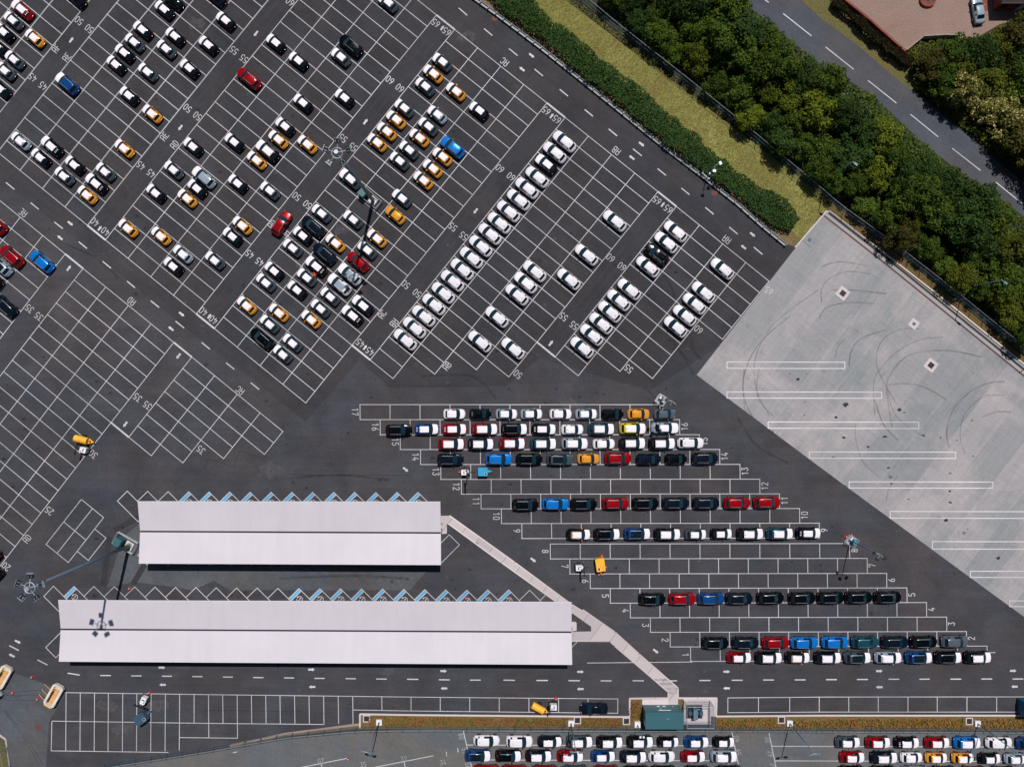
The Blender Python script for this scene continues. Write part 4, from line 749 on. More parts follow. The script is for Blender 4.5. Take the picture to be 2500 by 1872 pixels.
# ---------------- canopies
def slab(mb, q, th, m):
    k = len(mb.v); mb.v += [tuple(p) for p in q]+[(p[0], p[1], p[2]-th) for p in q]
    fs = [(0, 1, 2, 3), (7, 6, 5, 4), (0, 4, 5, 1), (1, 5, 6, 2), (2, 6, 7, 3), (3, 7, 4, 0)]
    for f in fs: mb.f.append(tuple(k+i for i in f)); mb.m.append(mb.mi(m))
def W3(x, y, h): a = P(x, y, h); return (a[0], a[1], h)
def canopy(label, n1, n2, v1, v2, s1, s2, hn=4.55, hv=3.75, hs=4.35):
    t = thing('canopy', label, 'canopy', W3(*((v1[0]+v2[0])/2, (v1[1]+v2[1])/2), 0)[:2]+(0,), 0, 'long white roofed canopies'); ox, oy = t.location[0], t.location[1]
    def L(p): return (p[0]-ox, p[1]-oy, p[2])
    e = 2.1
    mb = MB(); slab(mb, [L(W3(v1[0], v1[1]-e, hv)), L(W3(v2[0], v2[1]-e, hv)), L(W3(*n2, hn)), L(W3(*n1, hn))], .09, 'roof_sheet'); mb.build('roof_panel', t)
    mb = MB(); slab(mb, [L(W3(*s1, hs)), L(W3(*s2, hs)), L(W3(v2[0], v2[1]+e, hv)), L(W3(v1[0], v1[1]+e, hv))], .09, 'roof_sheet'); mb.build('roof_panel', t)
    mb = MB(); a, b = L(W3(*v1, hv)), L(W3(*v2, hv)); mb.box(((a[0]+b[0])/2, (a[1]+b[1])/2, hv-.22), (hypot(b[0]-a[0], b[1]-a[1])-.1, .34, .10), 'drain_dark', atan2(b[1]-a[1], b[0]-a[0])); mb.build('gutter', t)
    n = max(3, int((b[0]-a[0])/7.2)); 
    for i in range(n+1):
        f = (i+.12)/(n+.24); x = a[0]+(b[0]-a[0])*f; y = a[1]+(b[1]-a[1])*f
        mb = MB(); mb.tube((x, y, 0), (x, y, hv-.28), .11, n=10, m='galv'); mb.box((x, y, .02), (.5, .5, .03), 'galv'); mb.build('column', t)
        mb = MB(); yn = L(W3(n1[0], n1[1], hn))[1]-.3; ys = L(W3(s1[0], s1[1], hs))[1]+.3
        for yy, hh in ((yn, hn), (ys, hs)):
            p0 = Vector((x, y, hv-.32)); p1 = Vector((x, yy, hh-.22)); d = (p1-p0); mb.tube(p0, p1, .09, .05, 6, 'galv')
        mb.build('beam', t)
    for q1, q2, h in ((n1, n2, hn), (s1, s2, hs)):
        mb = MB(); a, b = L(W3(*q1, h)), L(W3(*q2, h)); mb.box(((a[0]+b[0])/2, (a[1]+b[1])/2, h-.09), (hypot(b[0]-a[0], b[1]-a[1]), .08, .17), 'white_paint', atan2(b[1]-a[1], b[0]-a[0])); mb.build('fascia', t)
    return t
canopy('shorter white butterfly-roofed canopy, upper of the two long bay shelters', (336, 1224), (1074.9, 1224.9), (341.8, 1297), (1076.4, 1300.5), (338.8, 1374.6), (1076.6, 1378.2))
canopy('longer white butterfly-roofed canopy with a mast shadow across its left end', (141.9, 1465), (1395.5, 1469.8), (148, 1535.6), (1395.5, 1542.6), (143.4, 1613.7), (1397, 1621.5))
# small charger posts beside canopy ends
for (x, y, lab) in ((1078, 1293, 'slim grey service post at the right end of the shorter canopy'), (1394, 1532, 'slim grey service post at the right end of the longer canopy')):
    X, Y = P(x, y); t = thing('service_post', lab, 'post', (X, Y, 0)); MB().box((0, 0, .9), (.25, .5, 1.8), 'steel_blue').build('cabinet', t); MB().box((0, 0, 1.83), (.3, .55, .05), 'galv').build('cap', t)
# ---------------- high masts
def high_mast(bx, by, h, label, rot):
    X, Y = P(bx, by); t = thing('high_mast', label, 'light mast', (X, Y, 0), rot, 'high lighting masts')
    MB().tube((0, 0, .1), (0, 0, h), .33, .13, 14, 'steel_blue').build('pole', t, True)
    MB().tube((0, 0, 0), (0, 0, .12), .55, n=14, m='galv').build('base_plate', t)
    mb = MB()
    for k in range(16):
        a, b = 2*pi*k/16, 2*pi*(k+1)/16; mb.tube((.75*cos(a), .75*sin(a), h-.4), (.75*cos(b), .75*sin(b), h-.4), .06, n=6, m='galv')
    for k in range(5):
        a = 2*pi*k/5; mb.tube((.1*cos(a), .1*sin(a), h-.3), (1.25*cos(a), 1.25*sin(a), h-.45), .045, n=6, m='galv')
    mb.tube((0, 0, h-.5), (0, 0, h+.25), .22, .30, 10, 'galv'); mb.build('head_ring', t)
    for k in range(5):
        a = 2*pi*k/5; o = MB()
        o.box((0, 0, 0), (.62, .85, .30), 'floodlight_face'); o.box((.0, 0, -.17), (.56, .78, .04), 'floodlight_face'); o.box((.34, 0, .02), (.05, .92, .36), 'galv'); o.box((-.02, -.22, .17), (.34, .05, .05), 'galv'); o.box((-.02, .22, .17), (.34, .05, .05), 'galv')
        f = o.build('floodlight', t, loc=(1.68*cos(a), 1.68*sin(a), h-.42)); f.rotation_euler = (0, radians(-14), a)
def enclosure(corners, cab, label, pad, cl):
    q = [P(*c, 1.0) for c in corners]; cx = sum(p[0] for p in q)/4; cy = sum(p[1] for p in q)/4
    t = thing('guard_rail', label, 'guard rail', (cx, cy, 0)); q = [(p[0]-cx, p[1]-cy) for p in q]
    for i in range(4):
        a, b = q[i], q[(i+1) % 4]; mb = MB(); mb.tube((a[0], a[1], 1.0), (b[0], b[1], 1.0), .05, n=8, m='galv'); mb.tube((a[0], a[1], .55), (b[0], b[1], .55), .04, n=8, m='galv'); mb.build('rail', t)
        MB().tube((a[0], a[1], 0), (a[0], a[1], 1.02), .055, n=8, m='galv').build('post', t)
    X, Y = P(*cab, 1.0); c = thing('mast_cabinet', cl, 'cabinet', (X, Y, 0), atan2(q[1][1]-q[0][1], q[1][0]-q[0][0]))
    MB().box((0, 0, .85), (1.1, 1.25, 1.7), 'teal_cabinet').build('housing', c); MB().box((0, 0, 1.73), (1.2, 1.35, .06), 'teal_cabinet').build('lid', c); MB().box((0, -.66, .9), (.8, .03, 1.3), 'steel_blue').build('door', c)
    g = MB(); X, Y = P(*pad); g.box((X, Y, .05), (1.35, 1.35, .1), 'cream', atan2(q[1][1]-q[0][1], q[1][0]-q[0][0])); o = g.build('mast_plinth'); tag(o, 'square pale concrete plinth under '+cl.split(' ', 4)[-1].replace('beside the foot of ', ''), 'plinth')
high_mast(911, 489.8, 28.9, 'tall grey floodlight mast rising among the slanted bays of block AC', radians(88)); high_mast(315.5, 1331.5, 28.9, 'tall grey floodlight mast left of the shorter white canopy', radians(15))
enclosure([(891, 456.5), (931, 491), (915.9, 509), (875.4, 475.3)], (886.5, 471.5), 'galvanised guard rail round the foot of the upper floodlight mast', (911, 489.8), 'dark teal cabinet beside the foot of the upper floodlight mast')
enclosure([(286.8, 1298.6), (335, 1326.3), (321.6, 1352.9), (273.2, 1324.2)], (290.5, 1322), 'galvanised guard rail round the foot of the lower left floodlight mast', (315.5, 1331.5), 'dark teal cabinet beside the foot of the lower left floodlight mast')
# ---------------- lamp posts and camera poles
def lamp_post(bx, by, h, label, heads, base=True, group='lamp posts along the fences'):
    X, Y = P(bx, by); t = thing('lamp_post', label, 'lamp post', (X, Y, 0), 0, group)
    MB().tube((0, 0, .3), (0, 0, h), .11, .06, 10, 'steel_blue').build('pole', t, True)
    if base: MB().box((0, 0, .18), (.95, .95, .36), 'white_paint').box((0, 0, .42), (.34, .34, .14), 'galv').build('footing', t)
    for a, L in heads:
        mb = MB(); mb.tube((0, 0, h-.03), (cos(a)*(L-.25), sin(a)*(L-.25), h+.02), .045, n=6, m='galv'); mb.build('arm', t)
        f = MB(); f.box((0, 0, 0), (.62, .34, .13), 'steel_blue'); f.box((0, 0, -.075), (.5, .28, .03), 'floodlight_face'); f.build('lamp_head', t, loc=(cos(a)*L, sin(a)*L, h), rz=a)
lamp_post(926, 1761.5, 11.5, 'grey lamp post at the left end of the planted strip', [(radians(160), .9), (radians(-5), .5)])
lamp_post(1394, 1764, 11, 'grey lamp post behind the navy saloon beside a square inspection cover', [(radians(175), .7), (radians(0), .7)])
lamp_post(1927, 1764, 11.5, 'grey lamp post in the strip right of the caged compound', [(radians(195), .7), (radians(0), .7)])
lamp_post(2385, 1764.5, 11.5, 'grey lamp post in the strip near the blue container', [(radians(180), .7), (radians(-10), .7)])
lamp_post(2016, 438, 11, 'slim grey lamp post among the trees left of the road bend', [(radians(-40), .6)], False); lamp_post(2350, 704, 11, 'slim grey lamp post among the trees beside the concrete apron', [(radians(-35), .8)], False)
def cage_tower(bx, by, h, rz, label, nl, col):
    X, Y = P(bx, by); t = thing('camera_tower', label, 'camera tower', (X, Y, 0), rz, 'fixed camera towers')
    MB().box((0, 0, .1), (1.6, 1.6, .2), 'kerb_grey').build('plinth', t)
    MB().tube((0, 0, .2), (0, 0, h), .10, .07, 10, 'steel_blue').build('pole', t, True)
    for sx, sy in ((-1, -1), (1, -1), (1, 1), (-1, 1)): MB().tube((sx*.8, sy*.8, 0), (sx*.8, sy*.8, 1.2), .045, n=6, m='galv').build('guard_post', t)
    for k in range(4):
        a = pi/2*k; mb = MB(); mb.box((0, 0, 0), (1.6, .07, .07), 'galv'); mb.box((0, 0, -.55), (1.6, .05, .05), 'galv'); o = mb.build('guard_bar', t, loc=(.8*cos(a+pi/2), .8*sin(a+pi/2), 1.2), rz=a)
    MB().box((.35, .1, .75), (.45, .7, 1.1), col).build('cabinet', t); MB().box((-.35, .3, .6), (.25, .5, .9), 'white_paint').build('box', t)
    for k in range(nl):
        a = radians(200+75*k) if nl > 2 else radians(-60+120*k)
        MB().tube((0, 0, h-.15), (cos(a)*.75, sin(a)*.75, h-.1), .04, n=6, m='galv').build('arm', t)
        MB().box((0, 0, 0), (.42, .55, .26), 'black_plastic' if h > 8 else 'white_paint').build('floodlight' if h > 8 else 'camera', t, loc=(cos(a)*.95, sin(a)*.95, h-.1), rz=a)
cage_tower(1612, 976, 10.5, radians(-33), 'caged mast with three black floodlights at the right end of row 17', 3, 'galv'); cage_tower(2075, 1319, 11.4, radians(-33), 'blue-boxed caged mast with black floodlights at the right end of row 8', 3, 'blue_paint')
cage_tower(1726, 425, 5.6, radians(-38), 'white camera mast in a small cage behind the crash barrier', 2, 'white_paint'); 
X, Y = P(1555.5, 1766); t = thing('camera_pole', 'short camera pole on a white footing beside the green building', 'camera pole', (X, Y, 0))
MB().tube((0, 0, 0), (0, 0, 5.2), .08, .06, 8, 'steel_blue').build('pole', t, True); MB().box((0, 0, .25), (1.0, 1.0, .5), 'white_paint').build('footing', t); MB().box((-.28, 0, 5.2), (.3, .3, .2), 'white_paint').build('camera', t); MB().box((.28, 0, 5.2), (.3, .3, .2), 'white_paint').build('camera', t)
# ---------------- mobile lighting towers, bowsers, generators
def light_tower(x, y, rz, mast, label, lx=None):
    X, Y = P(x, y, .8); t = thing('lighting_tower', label, 'lighting tower', (X, Y, 0), radians(rz), 'mobile lighting towers')
    b = MB(); b.prism([(-.62, -.45), (.45, -.45), (.70, -.2), (.70, .2), (.45, .45), (-.62, .45)], .45, 1.35, 'white_paint'); b.build('hood', t)
    MB().box((-.15, 0, 1.37), (.16, .55, .04), 'black_plastic').build('vent', t); MB().box((.2, .25, 1.37), (.3, .1, .04), 'black_plastic').build('vent', t)
    MB().box((0, 0, .36), (1.6, .95, .16), 'black_plastic').build('chassis', t)
    MB().tube((.7, 0, .38), (1.75, 0, .38), .05, n=8, m='black_plastic').build('drawbar', t)
    for s_ in (-1, 1): MB().tube((-.05, s_*.58, .3), (-.05, s_*.76, .3), .30, n=16, m='tyre').build('wheel', t)
    for sx, sy in ((-.75, -.9), (-.75, .9), (.75, -.9), (.75, .9)): MB().tube((sx*.8, sy*.5, .32), (sx, sy, .30), .035, n=6, m='black_plastic').tube((sx, sy, 0), (sx, sy, .5), .05, n=8, m='galv').build('outrigger', t)
    MB().tube((.62, 0, .5), (.62, 0, mast), .09, .055, 8, 'black_plastic').build('mast', t)
    MB().tube((.62, -.75, mast-.1), (.62, .75, mast-.1), .04, n=6, m='black_plastic').build('crossbar', t)
    for k in (-.72, -.26, .26, .72): MB().box((.62, k, mast+.08), (.24, .34, .3), 'black_plastic').build('lamp', t)
def drum(x, y, rz, label, wheel_x=.35):
    X, Y = P(x, y, .9); t = thing('bowser_trailer', label, 'bowser', (X, Y, 0), radians(rz), 'yellow bowser trailers')
    MB().tube((-1.2, 0, 1.0), (1.05, 0, 1.0), .62, n=24, m='yellow_paint').build('tank', t)
    MB().tube((-.2, 0, 1.6), (-.2, 0, 1.68), .22, n=14, m='yellow_paint').build('filler_cap', t)
    MB().prism([(1.0, -.5), (1.95, -.05), (1.95, .05), (1.0, .5)], .5, .66, 'yellow_paint').build('drawbar', t); MB().box((1.35, 0, .75), (.22, .3, .2), 'black_plastic').build('toolbox', t)
    for s_ in (-1, 1):
        MB().tube((-.05, s_*.66, .33), (-.05, s_*.86, .33), .33, n=16, m='tyre').build('wheel', t); MB().box((-.05, s_*.76, .72), (.85, .24, .05), 'black_plastic').build('mudguard', t)
def genset(x, y, rz, sz, mat, label, cat='generator', group=None):
    X, Y = P(x, y, .8); t = thing('generator', label, cat, (X, Y, 0), radians(rz), group); L, W, Hh = sz
    MB().prism([(-L/2, -W/2+.1), (-L/2+.1, -W/2), (L/2-.1, -W/2), (L/2, -W/2+.1), (L/2, W/2-.1), (L/2-.1, W/2), (-L/2+.1, W/2), (-L/2, W/2-.1)], .4, Hh, mat).build('housing', t)
    MB().box((0, 0, .33), (L*.95, W*.8, .14), 'black_plastic').build('chassis', t)
    MB().box((L*.30, -W*.22, Hh+.012), (L*.2, W*.2, .03), 'black_plastic').box((L*.30, -W*.22, Hh+.008), (L*.24, W*.24, .02), 'white_paint').build('exhaust_hatch', t)
    MB().prism([(L/2, -.28), (L/2+.75, -.04), (L/2+.75, .04), (L/2, .28)], .3, .42, mat).build('drawbar', t)
    for s_ in (-1, 1): MB().tube((0, s_*(W/2-.06), .28), (0, s_*(W/2+.12), .28), .28, n=14, m='tyre').build('wheel', t)
light_tower(*T(0, 900, (678, 655))[0], 165, 2.2, 'white lighting tower with folded mast beside the yellow bowser at the number 30'); drum(*T(0, 900, (663, 574))[0], -14, 'yellow drum bowser trailer beside the painted number 30')
light_tower(*T(1000, 900, (448, 836))[0], 2, 5.6, 'white lighting tower with raised mast in row 13'); genset(*T(1000, 900, (593, 831))[0], 0, (1.65, 1.45, 1.35), 'blue_paint', 'sky blue generator box in row 13 right of the lighting tower')
light_tower(*T(1000, 900, (1372, 1607))[0], 2, 3.4, 'white lighting tower at the left end of row 7'); genset(*T(1000, 900, (1540, 1580))[0], -82, (2.25, 1.55, 1.45), 'yellow_paint', 'orange yellow generator ringed by cones at the left end of row 7')
light_tower(*T(1000, 1372, (1160, 1165))[0], 178, 2.2, 'white lighting tower beside the red cone near the navy saloon'); drum(*T(1000, 1372, (1040, 1178))[0], -28, 'yellow drum bowser trailer beside the bottom planted strip')
light_tower(*T(0, 1372, (1167, 1112))[0], -112, 2.2, 'white lighting tower in the bottom left bays with a cone at its head'); genset(*T(0, 1372, (1145, 1258))[0], 35, (2.0, 1.75, 1.5), 'slate_paint', 'slate blue generator trailer below the lighting tower in the bottom left bays')
def cone(x, y, label, tip=0):
    X, Y = P(x, y, .3); t = thing('traffic_cone', label, 'cone', (X, Y, 0), 0, 'red and white traffic cones')
    MB().box((0, 0, .03), (.48, .48, .06), 'red_paint', .4).build('base', t); MB().tube((0, 0, .06), (0, 0, .38), .20, .12, 12, 'red_paint').build('shell', t); MB().tube((0, 0, .38), (0, 0, .62), .125, .07, 12, 'white_paint').build('sleeve', t); MB().tube((0, 0, .62), (0, 0, .78), .07, .04, 12, 'red_paint').build('tip', t)
cone(77, 1653, 'red and white cone above the arms of the right cream trailer'); cone(30, 1691, 'red and white cone nearest the left photo edge below the left cream trailer'); cone(91, 1707, 'red and white cone at the lowest arm of the right cream trailer')
cone(1357, 1705.5, 'red cone beside the lighting tower near the navy saloon'); cone(364, 1691.5, 'red cone at the head of the bottom left lighting tower'); cone(1469.3, 1357, 'red cone above the orange yellow generator'); cone(1462, 1402.5, 'red cone left of the drawbar of the orange yellow generator'); cone(1471, 1402.5, 'red cone right of the drawbar of the orange yellow generator'); cone(1478.7, 1384.5, 'red cone against the right side of the orange yellow generator')
cone(850, 1853, 'red cone at the end of the line numbered 02 in the fenced lot'); cone(1618.5, 968, 'dull red cone behind the caged mast by row 17'); cone(2066, 1311, 'dull red cone left of the blue-boxed caged mast'); cone(2079, 1306.5, 'dull red cone above the blue-boxed caged mast'); cone(1137.5, 1461, 'red cone on the blue strip above the longer canopy'); cone(1122, 1153, 'red cone left of the lighting tower in row 13'); cone(315.5, 1437, 'red cone by the zigzag bays left above the longer canopy')
def tub(x, y, rz, label):
    X, Y = P(x, y, .6); t = thing('trailer', label, 'trailer', (X, Y, 0), radians(rz), 'cream bodied trailers by the left edge')
    L, W = 4.1, 2.0; c = .35
    def rr(a, b, k): return [(-a+k, -b), (a-k, -b), (a, -b+k), (a, b-k), (a-k, b), (-a+k, b), (-a, b-k), (-a, -b+k)]
    MB().prism(rr(L/2, W/2, c), .35, .6, 'cream').build('body', t)
    mb = MB(); o = rr(L/2, W/2, c); i_ = rr(L/2-.36, W/2-.36, .2)
    for k in range(8):
        a, b, d, e = o[k], o[(k+1) % 8], i_[(k+1) % 8], i_[k]; mb.face([(*a, 1.0), (*b, 1.0), (*d, 1.0), (*e, 1.0)], 'cream'); mb.face([(*a, .6), (*b, .6), (*b, 1.0), (*a, 1.0)], 'cream'); mb.face([(*e, .6), (*e, 1.0), (*d, 1.0), (*d, .6)], 'cream')
    mb.build('rim', t)
    MB().box((-.3, .1, .64), (2.6, .95, .06), 'deck_tan').build('deck', t); MB().box((-.2, .42, .72), (2.6, .2, .18), 'black_plastic').build('boom', t)
    for xx in (1.05, 1.35, -1.75, -2.0): MB().tube((xx, -.6, 1.15), (xx, .6, 1.15), .04, n=6, m='yellow_paint').build('handrail', t)
    for k, yy in enumerate((.3, -.3, -1.0)): MB().tube((.6-1.1*k, .5, .9), (.9-1.0*k, 2.4, .7), .035, n=6, m='yellow_paint').build('arm', t)
    for sx in (-.9, .9):
        for s_ in (-1, 1): MB().tube((sx, s_*(W/2-.15), .3), (sx, s_*(W/2+.02), .3), .3, n=14, m='tyre').build('wheel', t)
tub(*T(0, 1372, (440, 1075))[0], 61, 'cream trailer with orange deck and yellow arms above the bottom left bays'); tub(*T(0, 1372, (25, 925))[0], 61, 'cream trailer with yellow rails cut by the left photo edge')
for (tx, ty, a, b, lab) in ((0, 1372, 5, 1060, 'grey wheeled winch on the asphalt at the left photo edge'),):
    X, Y = P(*T(tx, ty, (a, b))[0]); t = thing('winch', lab, 'winch', (X, Y, 0), .5)
    MB().box((0, 0, .5), (1.3, .8, .5), 'galv').build('frame', t); MB().tube((0, -.5, .8), (0, .5, .8), .3, n=14, m='black_plastic').build('drum', t); MB().tube((.4, .3, .3), (1.1, .5, .2), .06, n=6, m='black_plastic').build('leg', t); MB().tube((.4, -.3, .3), (1.0, -.8, .2), .06, n=6, m='black_plastic').build('leg', t)
g = MB()
for a, b in (((30, 1030+30), (330, 1030)), ((40, 1075), (330, 1072)), ((40, 1110), (300, 1115)), ((60, 1090), (170, 1080))):
    g.line(P(*T(0, 1372, a)[0]), P(*T(0, 1372, b)[0]), .05, .03, 'drain_dark')
tag(g.build('cable'), 'thin dark cables lying between the winch and the right cream trailer', 'cables')
# covers
def cover(x, y, rz, fr, ins, col, label, fm='pink_concrete'):
    X, Y = P(x, y); t = thing('inspection_cover', label, 'inspection cover', (X, Y, 0), rz, 'square inspection covers')
    MB().box((0, 0, .03), (fr, fr, .06), fm).build('frame', t); MB().box((0, 0, .066), (ins, ins, .02), col).build('lid', t)
cover(*T(2000, 500, (190, 716))[0], radians(-38), 1.95, .95, 'iron_cover', 'dark square lid in a pale frame, upper left on the concrete apron'); cover(*T(2000, 500, (765, 963))[0], radians(-38), 1.55, .55, 'teal_cabinet', 'small blue lid in a pale frame on the concrete apron'); cover(*T(2000, 500, (903, 1297))[0], radians(-38), 1.95, .95, 'iron_cover', 'dark square lid in a pale frame, lowest on the concrete apron'); cover(*T(1500, 500, (1577, 285))[0], radians(-38), 1.7, .6, 'slate_paint', 'blue-grey lid near the top corner of the concrete apron', 'concrete')
for a, lab in ((T(500, 1372, (1308, 1263)), 'black square cover at the left end of the planted strip'), (T(1000, 1372, (1357, 1276)), 'black square cover in the strip behind the navy saloon'), (T(1500, 1372, (97, 1283)), 'black square cover in the strip left of the green building'), (T(1500, 1372, (1350, 1273)), 'black square cover in the strip right of the caged compound'), (T(2000, 1372, (1213, 1284)), 'black square cover in the strip nearest the blue container')):
    cover(*a[0], 0, 1.25, .9, 'iron_cover', lab)
X, Y = P(*T(0, 1372, (308, 1330))[0]); t = thing('drain_cover', 'rusty red diamond-set drain cover near the bottom left bays', 'drain cover', (X, Y, 0), radians(45)); MB().box((0, 0, .012), (.92, .92, .024), 'rust').build('grate', t)
g = MB(); X, Y = P(*T(1500, 0, (810, 1560))[0]); g.sheet([(X+.65*cos(k*.7), Y+.5*sin(k*.7)) for k in range(9)], .0135, 'rust'); X, Y = P(*T(1000, 0, (690, 152))[0]); g.sheet([(X+.55*cos(k*.7), Y+.4*sin(k*.7)) for k in range(9)], .0135, 'rust'); struct('rust_stain', g)
# ---------------- green building, cage, container, yard pieces
X0, Y0 = P(1568.5, 1719.5); X1, _ = P(1657.5, 1719.5); cx = (X0+X1)/2; D = 2.75; Wd = X1-X0; Hb = 3.3
t = thing('kiosk_building', 'flat-roofed dark green building between the planted strip and the caged compound', 'building', (cx, Y0-D/2, 0))
MB().box((0, 0, Hb/2), (Wd, D, Hb), 'green_panel').build('wall', t); r = MB(); r.box((0, 0, Hb+.05), (Wd+.12, D+.12, .12), 'green_panel'); r.build('roof', t)
for k, (xx, zz, a, b) in enumerate(((-.55, .7, .5, .35), (.45, .7, .5, .35), (-.35, 1.75, .25, .15), (1.9, .7, .14, .14), (.0, 1.2, .1, .1))): MB().box((xx, D/2+.015, zz), (a, .03, b), 'white_paint').build('sign', t)
MB().box((.25, D/2+.03, 2.35), (2.1, .06, .09), 'white_paint').build('canopy_strip', t); MB().box((-.3, D/2+.008, 1.1), (1.9, .016, 2.1), 'teal_cabinet').build('door', t)
MB().box((.6, .35, Hb+.14), (.5, .25, .05), 'steel_blue').build('roof_vent', t)
q = [P(x, y) for x, y in ((1669, 1709), (1733, 1709), (1733, 1760), (1669, 1760))]; cx = sum(a[0] for a in q)/4; cy = sum(a[1] for a in q)/4; q = [(a-cx, b-cy) for a, b in q]
t = thing('mesh_cage', 'grey mesh cage fence around the pump equipment beside the green building', 'cage fence', (cx, cy, 0)); Hc = 2.9
for i in range(4):
    a, b = q[i], q[(i+1) % 4]; L = hypot(b[0]-a[0], b[1]-a[1]); n = int(L/.12); mb = MB()
    for k in range(n):
        f = (k+.5)/n; mb.tube((a[0]+(b[0]-a[0])*f, a[1]+(b[1]-a[1])*f, .05), (a[0]+(b[0]-a[0])*f, a[1]+(b[1]-a[1])*f, Hc), .008, n=3, m='steel_blue', cap=False)
    for z in (.1, .7, 1.3, 1.9, 2.5): mb.tube((a[0], a[1], z), (b[0], b[1], z), .02, n=4, m='steel_blue', cap=False)
    mb.build('mesh_panel', t); MB().tube((a[0], a[1], Hc), (b[0], b[1], Hc), .035, n=6, m='galv').build('top_rail', t)
    MB().tube((a[0], a[1], 0), (a[0], a[1], Hc+.05), .05, n=8, m='galv').build('post', t)
t = thing('pump_unit', 'blue-grey pump cabinets on the pink pad inside the mesh cage', 'pump unit', (*P(1697, 1741, .8), 0))
for k, (x, y, a, b, h) in enumerate(((0, -.1, .75, 1.7, 1.2), (-.85, .1, .6, .65, 1.0), (1.0, .1, .6, .8, 1.1), (.45, .1, .4, .45, .8), (0, .85, .6, .4, .7))): MB().box((x, y, h/2+.1), (a, b, h), 'slate_paint' if k else 'steel_blue').build('cabinet', t)
MB().box((0, 0, .06), (2.8, 2.3, .1), 'drain_dark').build('base', t); MB().tube((-.4, .5, .5), (.9, .6, .5), .07, n=8, m='steel_blue').build('pipe', t)
X, Y = P(2482.3, 1701.5); t = thing('container', 'blue box container cut by the right photo edge', 'container', (X, Y, 0))
mb = MB(); mb.box((3.05, -1.25, 1.35), (6.1, 2.44, 2.5), 'container_blue')
for k in range(20): mb.box((.25+k*.3, .005, 1.35), (.12, .05, 2.3), 'container_blue')
mb.build('shell', t); mb = MB(); mb.box((3.05, -1.25, 2.62), (6.14, 2.48, .06), 'container_blue'); mb.build('roof', t)
for xx in (.06, 6.04):
    for yy in (-.1, -2.4): MB().box((xx, yy, 1.3), (.17, .17, 2.6), 'container_blue').build('corner_post', t)
X, Y = P(2263, 2); t = thing('planter', 'round reddish brick planter on the gravel yard cut by the top photo edge', 'planter', (X, Y, 0))
mb = MB()
for k in range(16):
    a = 2*pi*k/16; mb.box((1.2*cos(a), 1.05*sin(a), .25), (.4, .46, .5), 'brick_red', a)
mb.build('brick_ring', t); MB().tube((0, 0, 0), (0, 0, .42), .95, n=16, m='rust').build('soil', t); MB().tube((0, 0, .4), (.1, .1, .8), .25, .05, 8, 'bark').build('stump', t)
X, Y = P(2420, 26); t = thing('house', 'dark roofed red brick house at the upper right photo corner', 'house', (X, Y, 0))
MB().box((3.8, 4.0, 1.5), (7.2, 8, 3.0), 'brick_red').build('wall', t); mb = MB(); mb.face([(-.1, -.3, 2.95), (7.9, -.3, 2.95), (7.9, 4.2, 5.2), (-.1, 4.2, 5.2)], 'roof_dark'); mb.face([(-.1, 4.2, 5.2), (7.9, 4.2, 5.2), (7.9, 8.6, 2.95), (-.1, 8.6, 2.95)], 'roof_dark'); mb.box((3.9, 4.15, 3.0), (7.9, 8.8, .12), 'roof_dark'); mb.build('roof', t)
MB().box((1.2, -.02, 1.6), (1.2, .06, 1.1), 'side_glass').build('window', t); MB().box((4.5, -.02, 1.05), (1.0, .06, 2.1), 'white_paint').build('door', t)
g = MB(); X, Y = P(2394, 12); g.sheet([(X-.6, Y-1.1), (X+1.3, Y-1.1), (X+1.3, Y+4), (X-.6, Y+4)], .014, 'brick_red'); struct('brick_paving', g)
def board_fence(pts, h, label):
    q = [P(*p) for p in pts]; t = thing('garden_fence', label, 'fence', (q[0][0], q[0][1], 0)); ox, oy = q[0]
    for a, b in zip(q[:-1], q[1:]):
        L = hypot(b[0]-a[0], b[1]-a[1]); ang = atan2(b[1]-a[1], b[0]-a[0]); n = max(1, round(L/1.9))
        for k in range(n):
            f = (k+.5)/n; mb = MB(); mb.box((a[0]+(b[0]-a[0])*f-ox, a[1]+(b[1]-a[1])*f-oy, h/2), (L/n-.12, .05, h), 'plank', ang); mb.build('panel', t)
            f = k/n; MB().box((a[0]+(b[0]-a[0])*f-ox, a[1]+(b[1]-a[1])*f-oy, h/2+.05), (.11, .11, h+.1), 'plank', ang).build('post', t)
board_fence([(2205, 130), (2246, 97), (2300, 94), (2335, 95)], 1.5, 'low pale board fence at the bottom corner of the gravel yard')
q = [P(x, y) for x, y in ((2036, -40), (2052, 0), (2120, 55), (2207, 132))]; t = thing('brick_wall', 'low red brick wall edging the gravel yard behind the dark hedge', 'wall', (q[0][0], q[0][1], 0)); mb = MB(); mc = MB()
for a, b in zip(q[:-1], q[1:]):
    L = hypot(b[0]-a[0], b[1]-a[1]); an = atan2(b[1]-a[1], b[0]-a[0]); mx_, my_ = (a[0]+b[0])/2-q[0][0], (a[1]+b[1])/2-q[0][1]
    mb.box((mx_, my_, .45), (L, .24, .9), 'brick_red', an); mc.box((mx_, my_, .93), (L+.05, .34, .06), 'brick_red', an)
mb.build('wall', t); mc.build('coping', t)
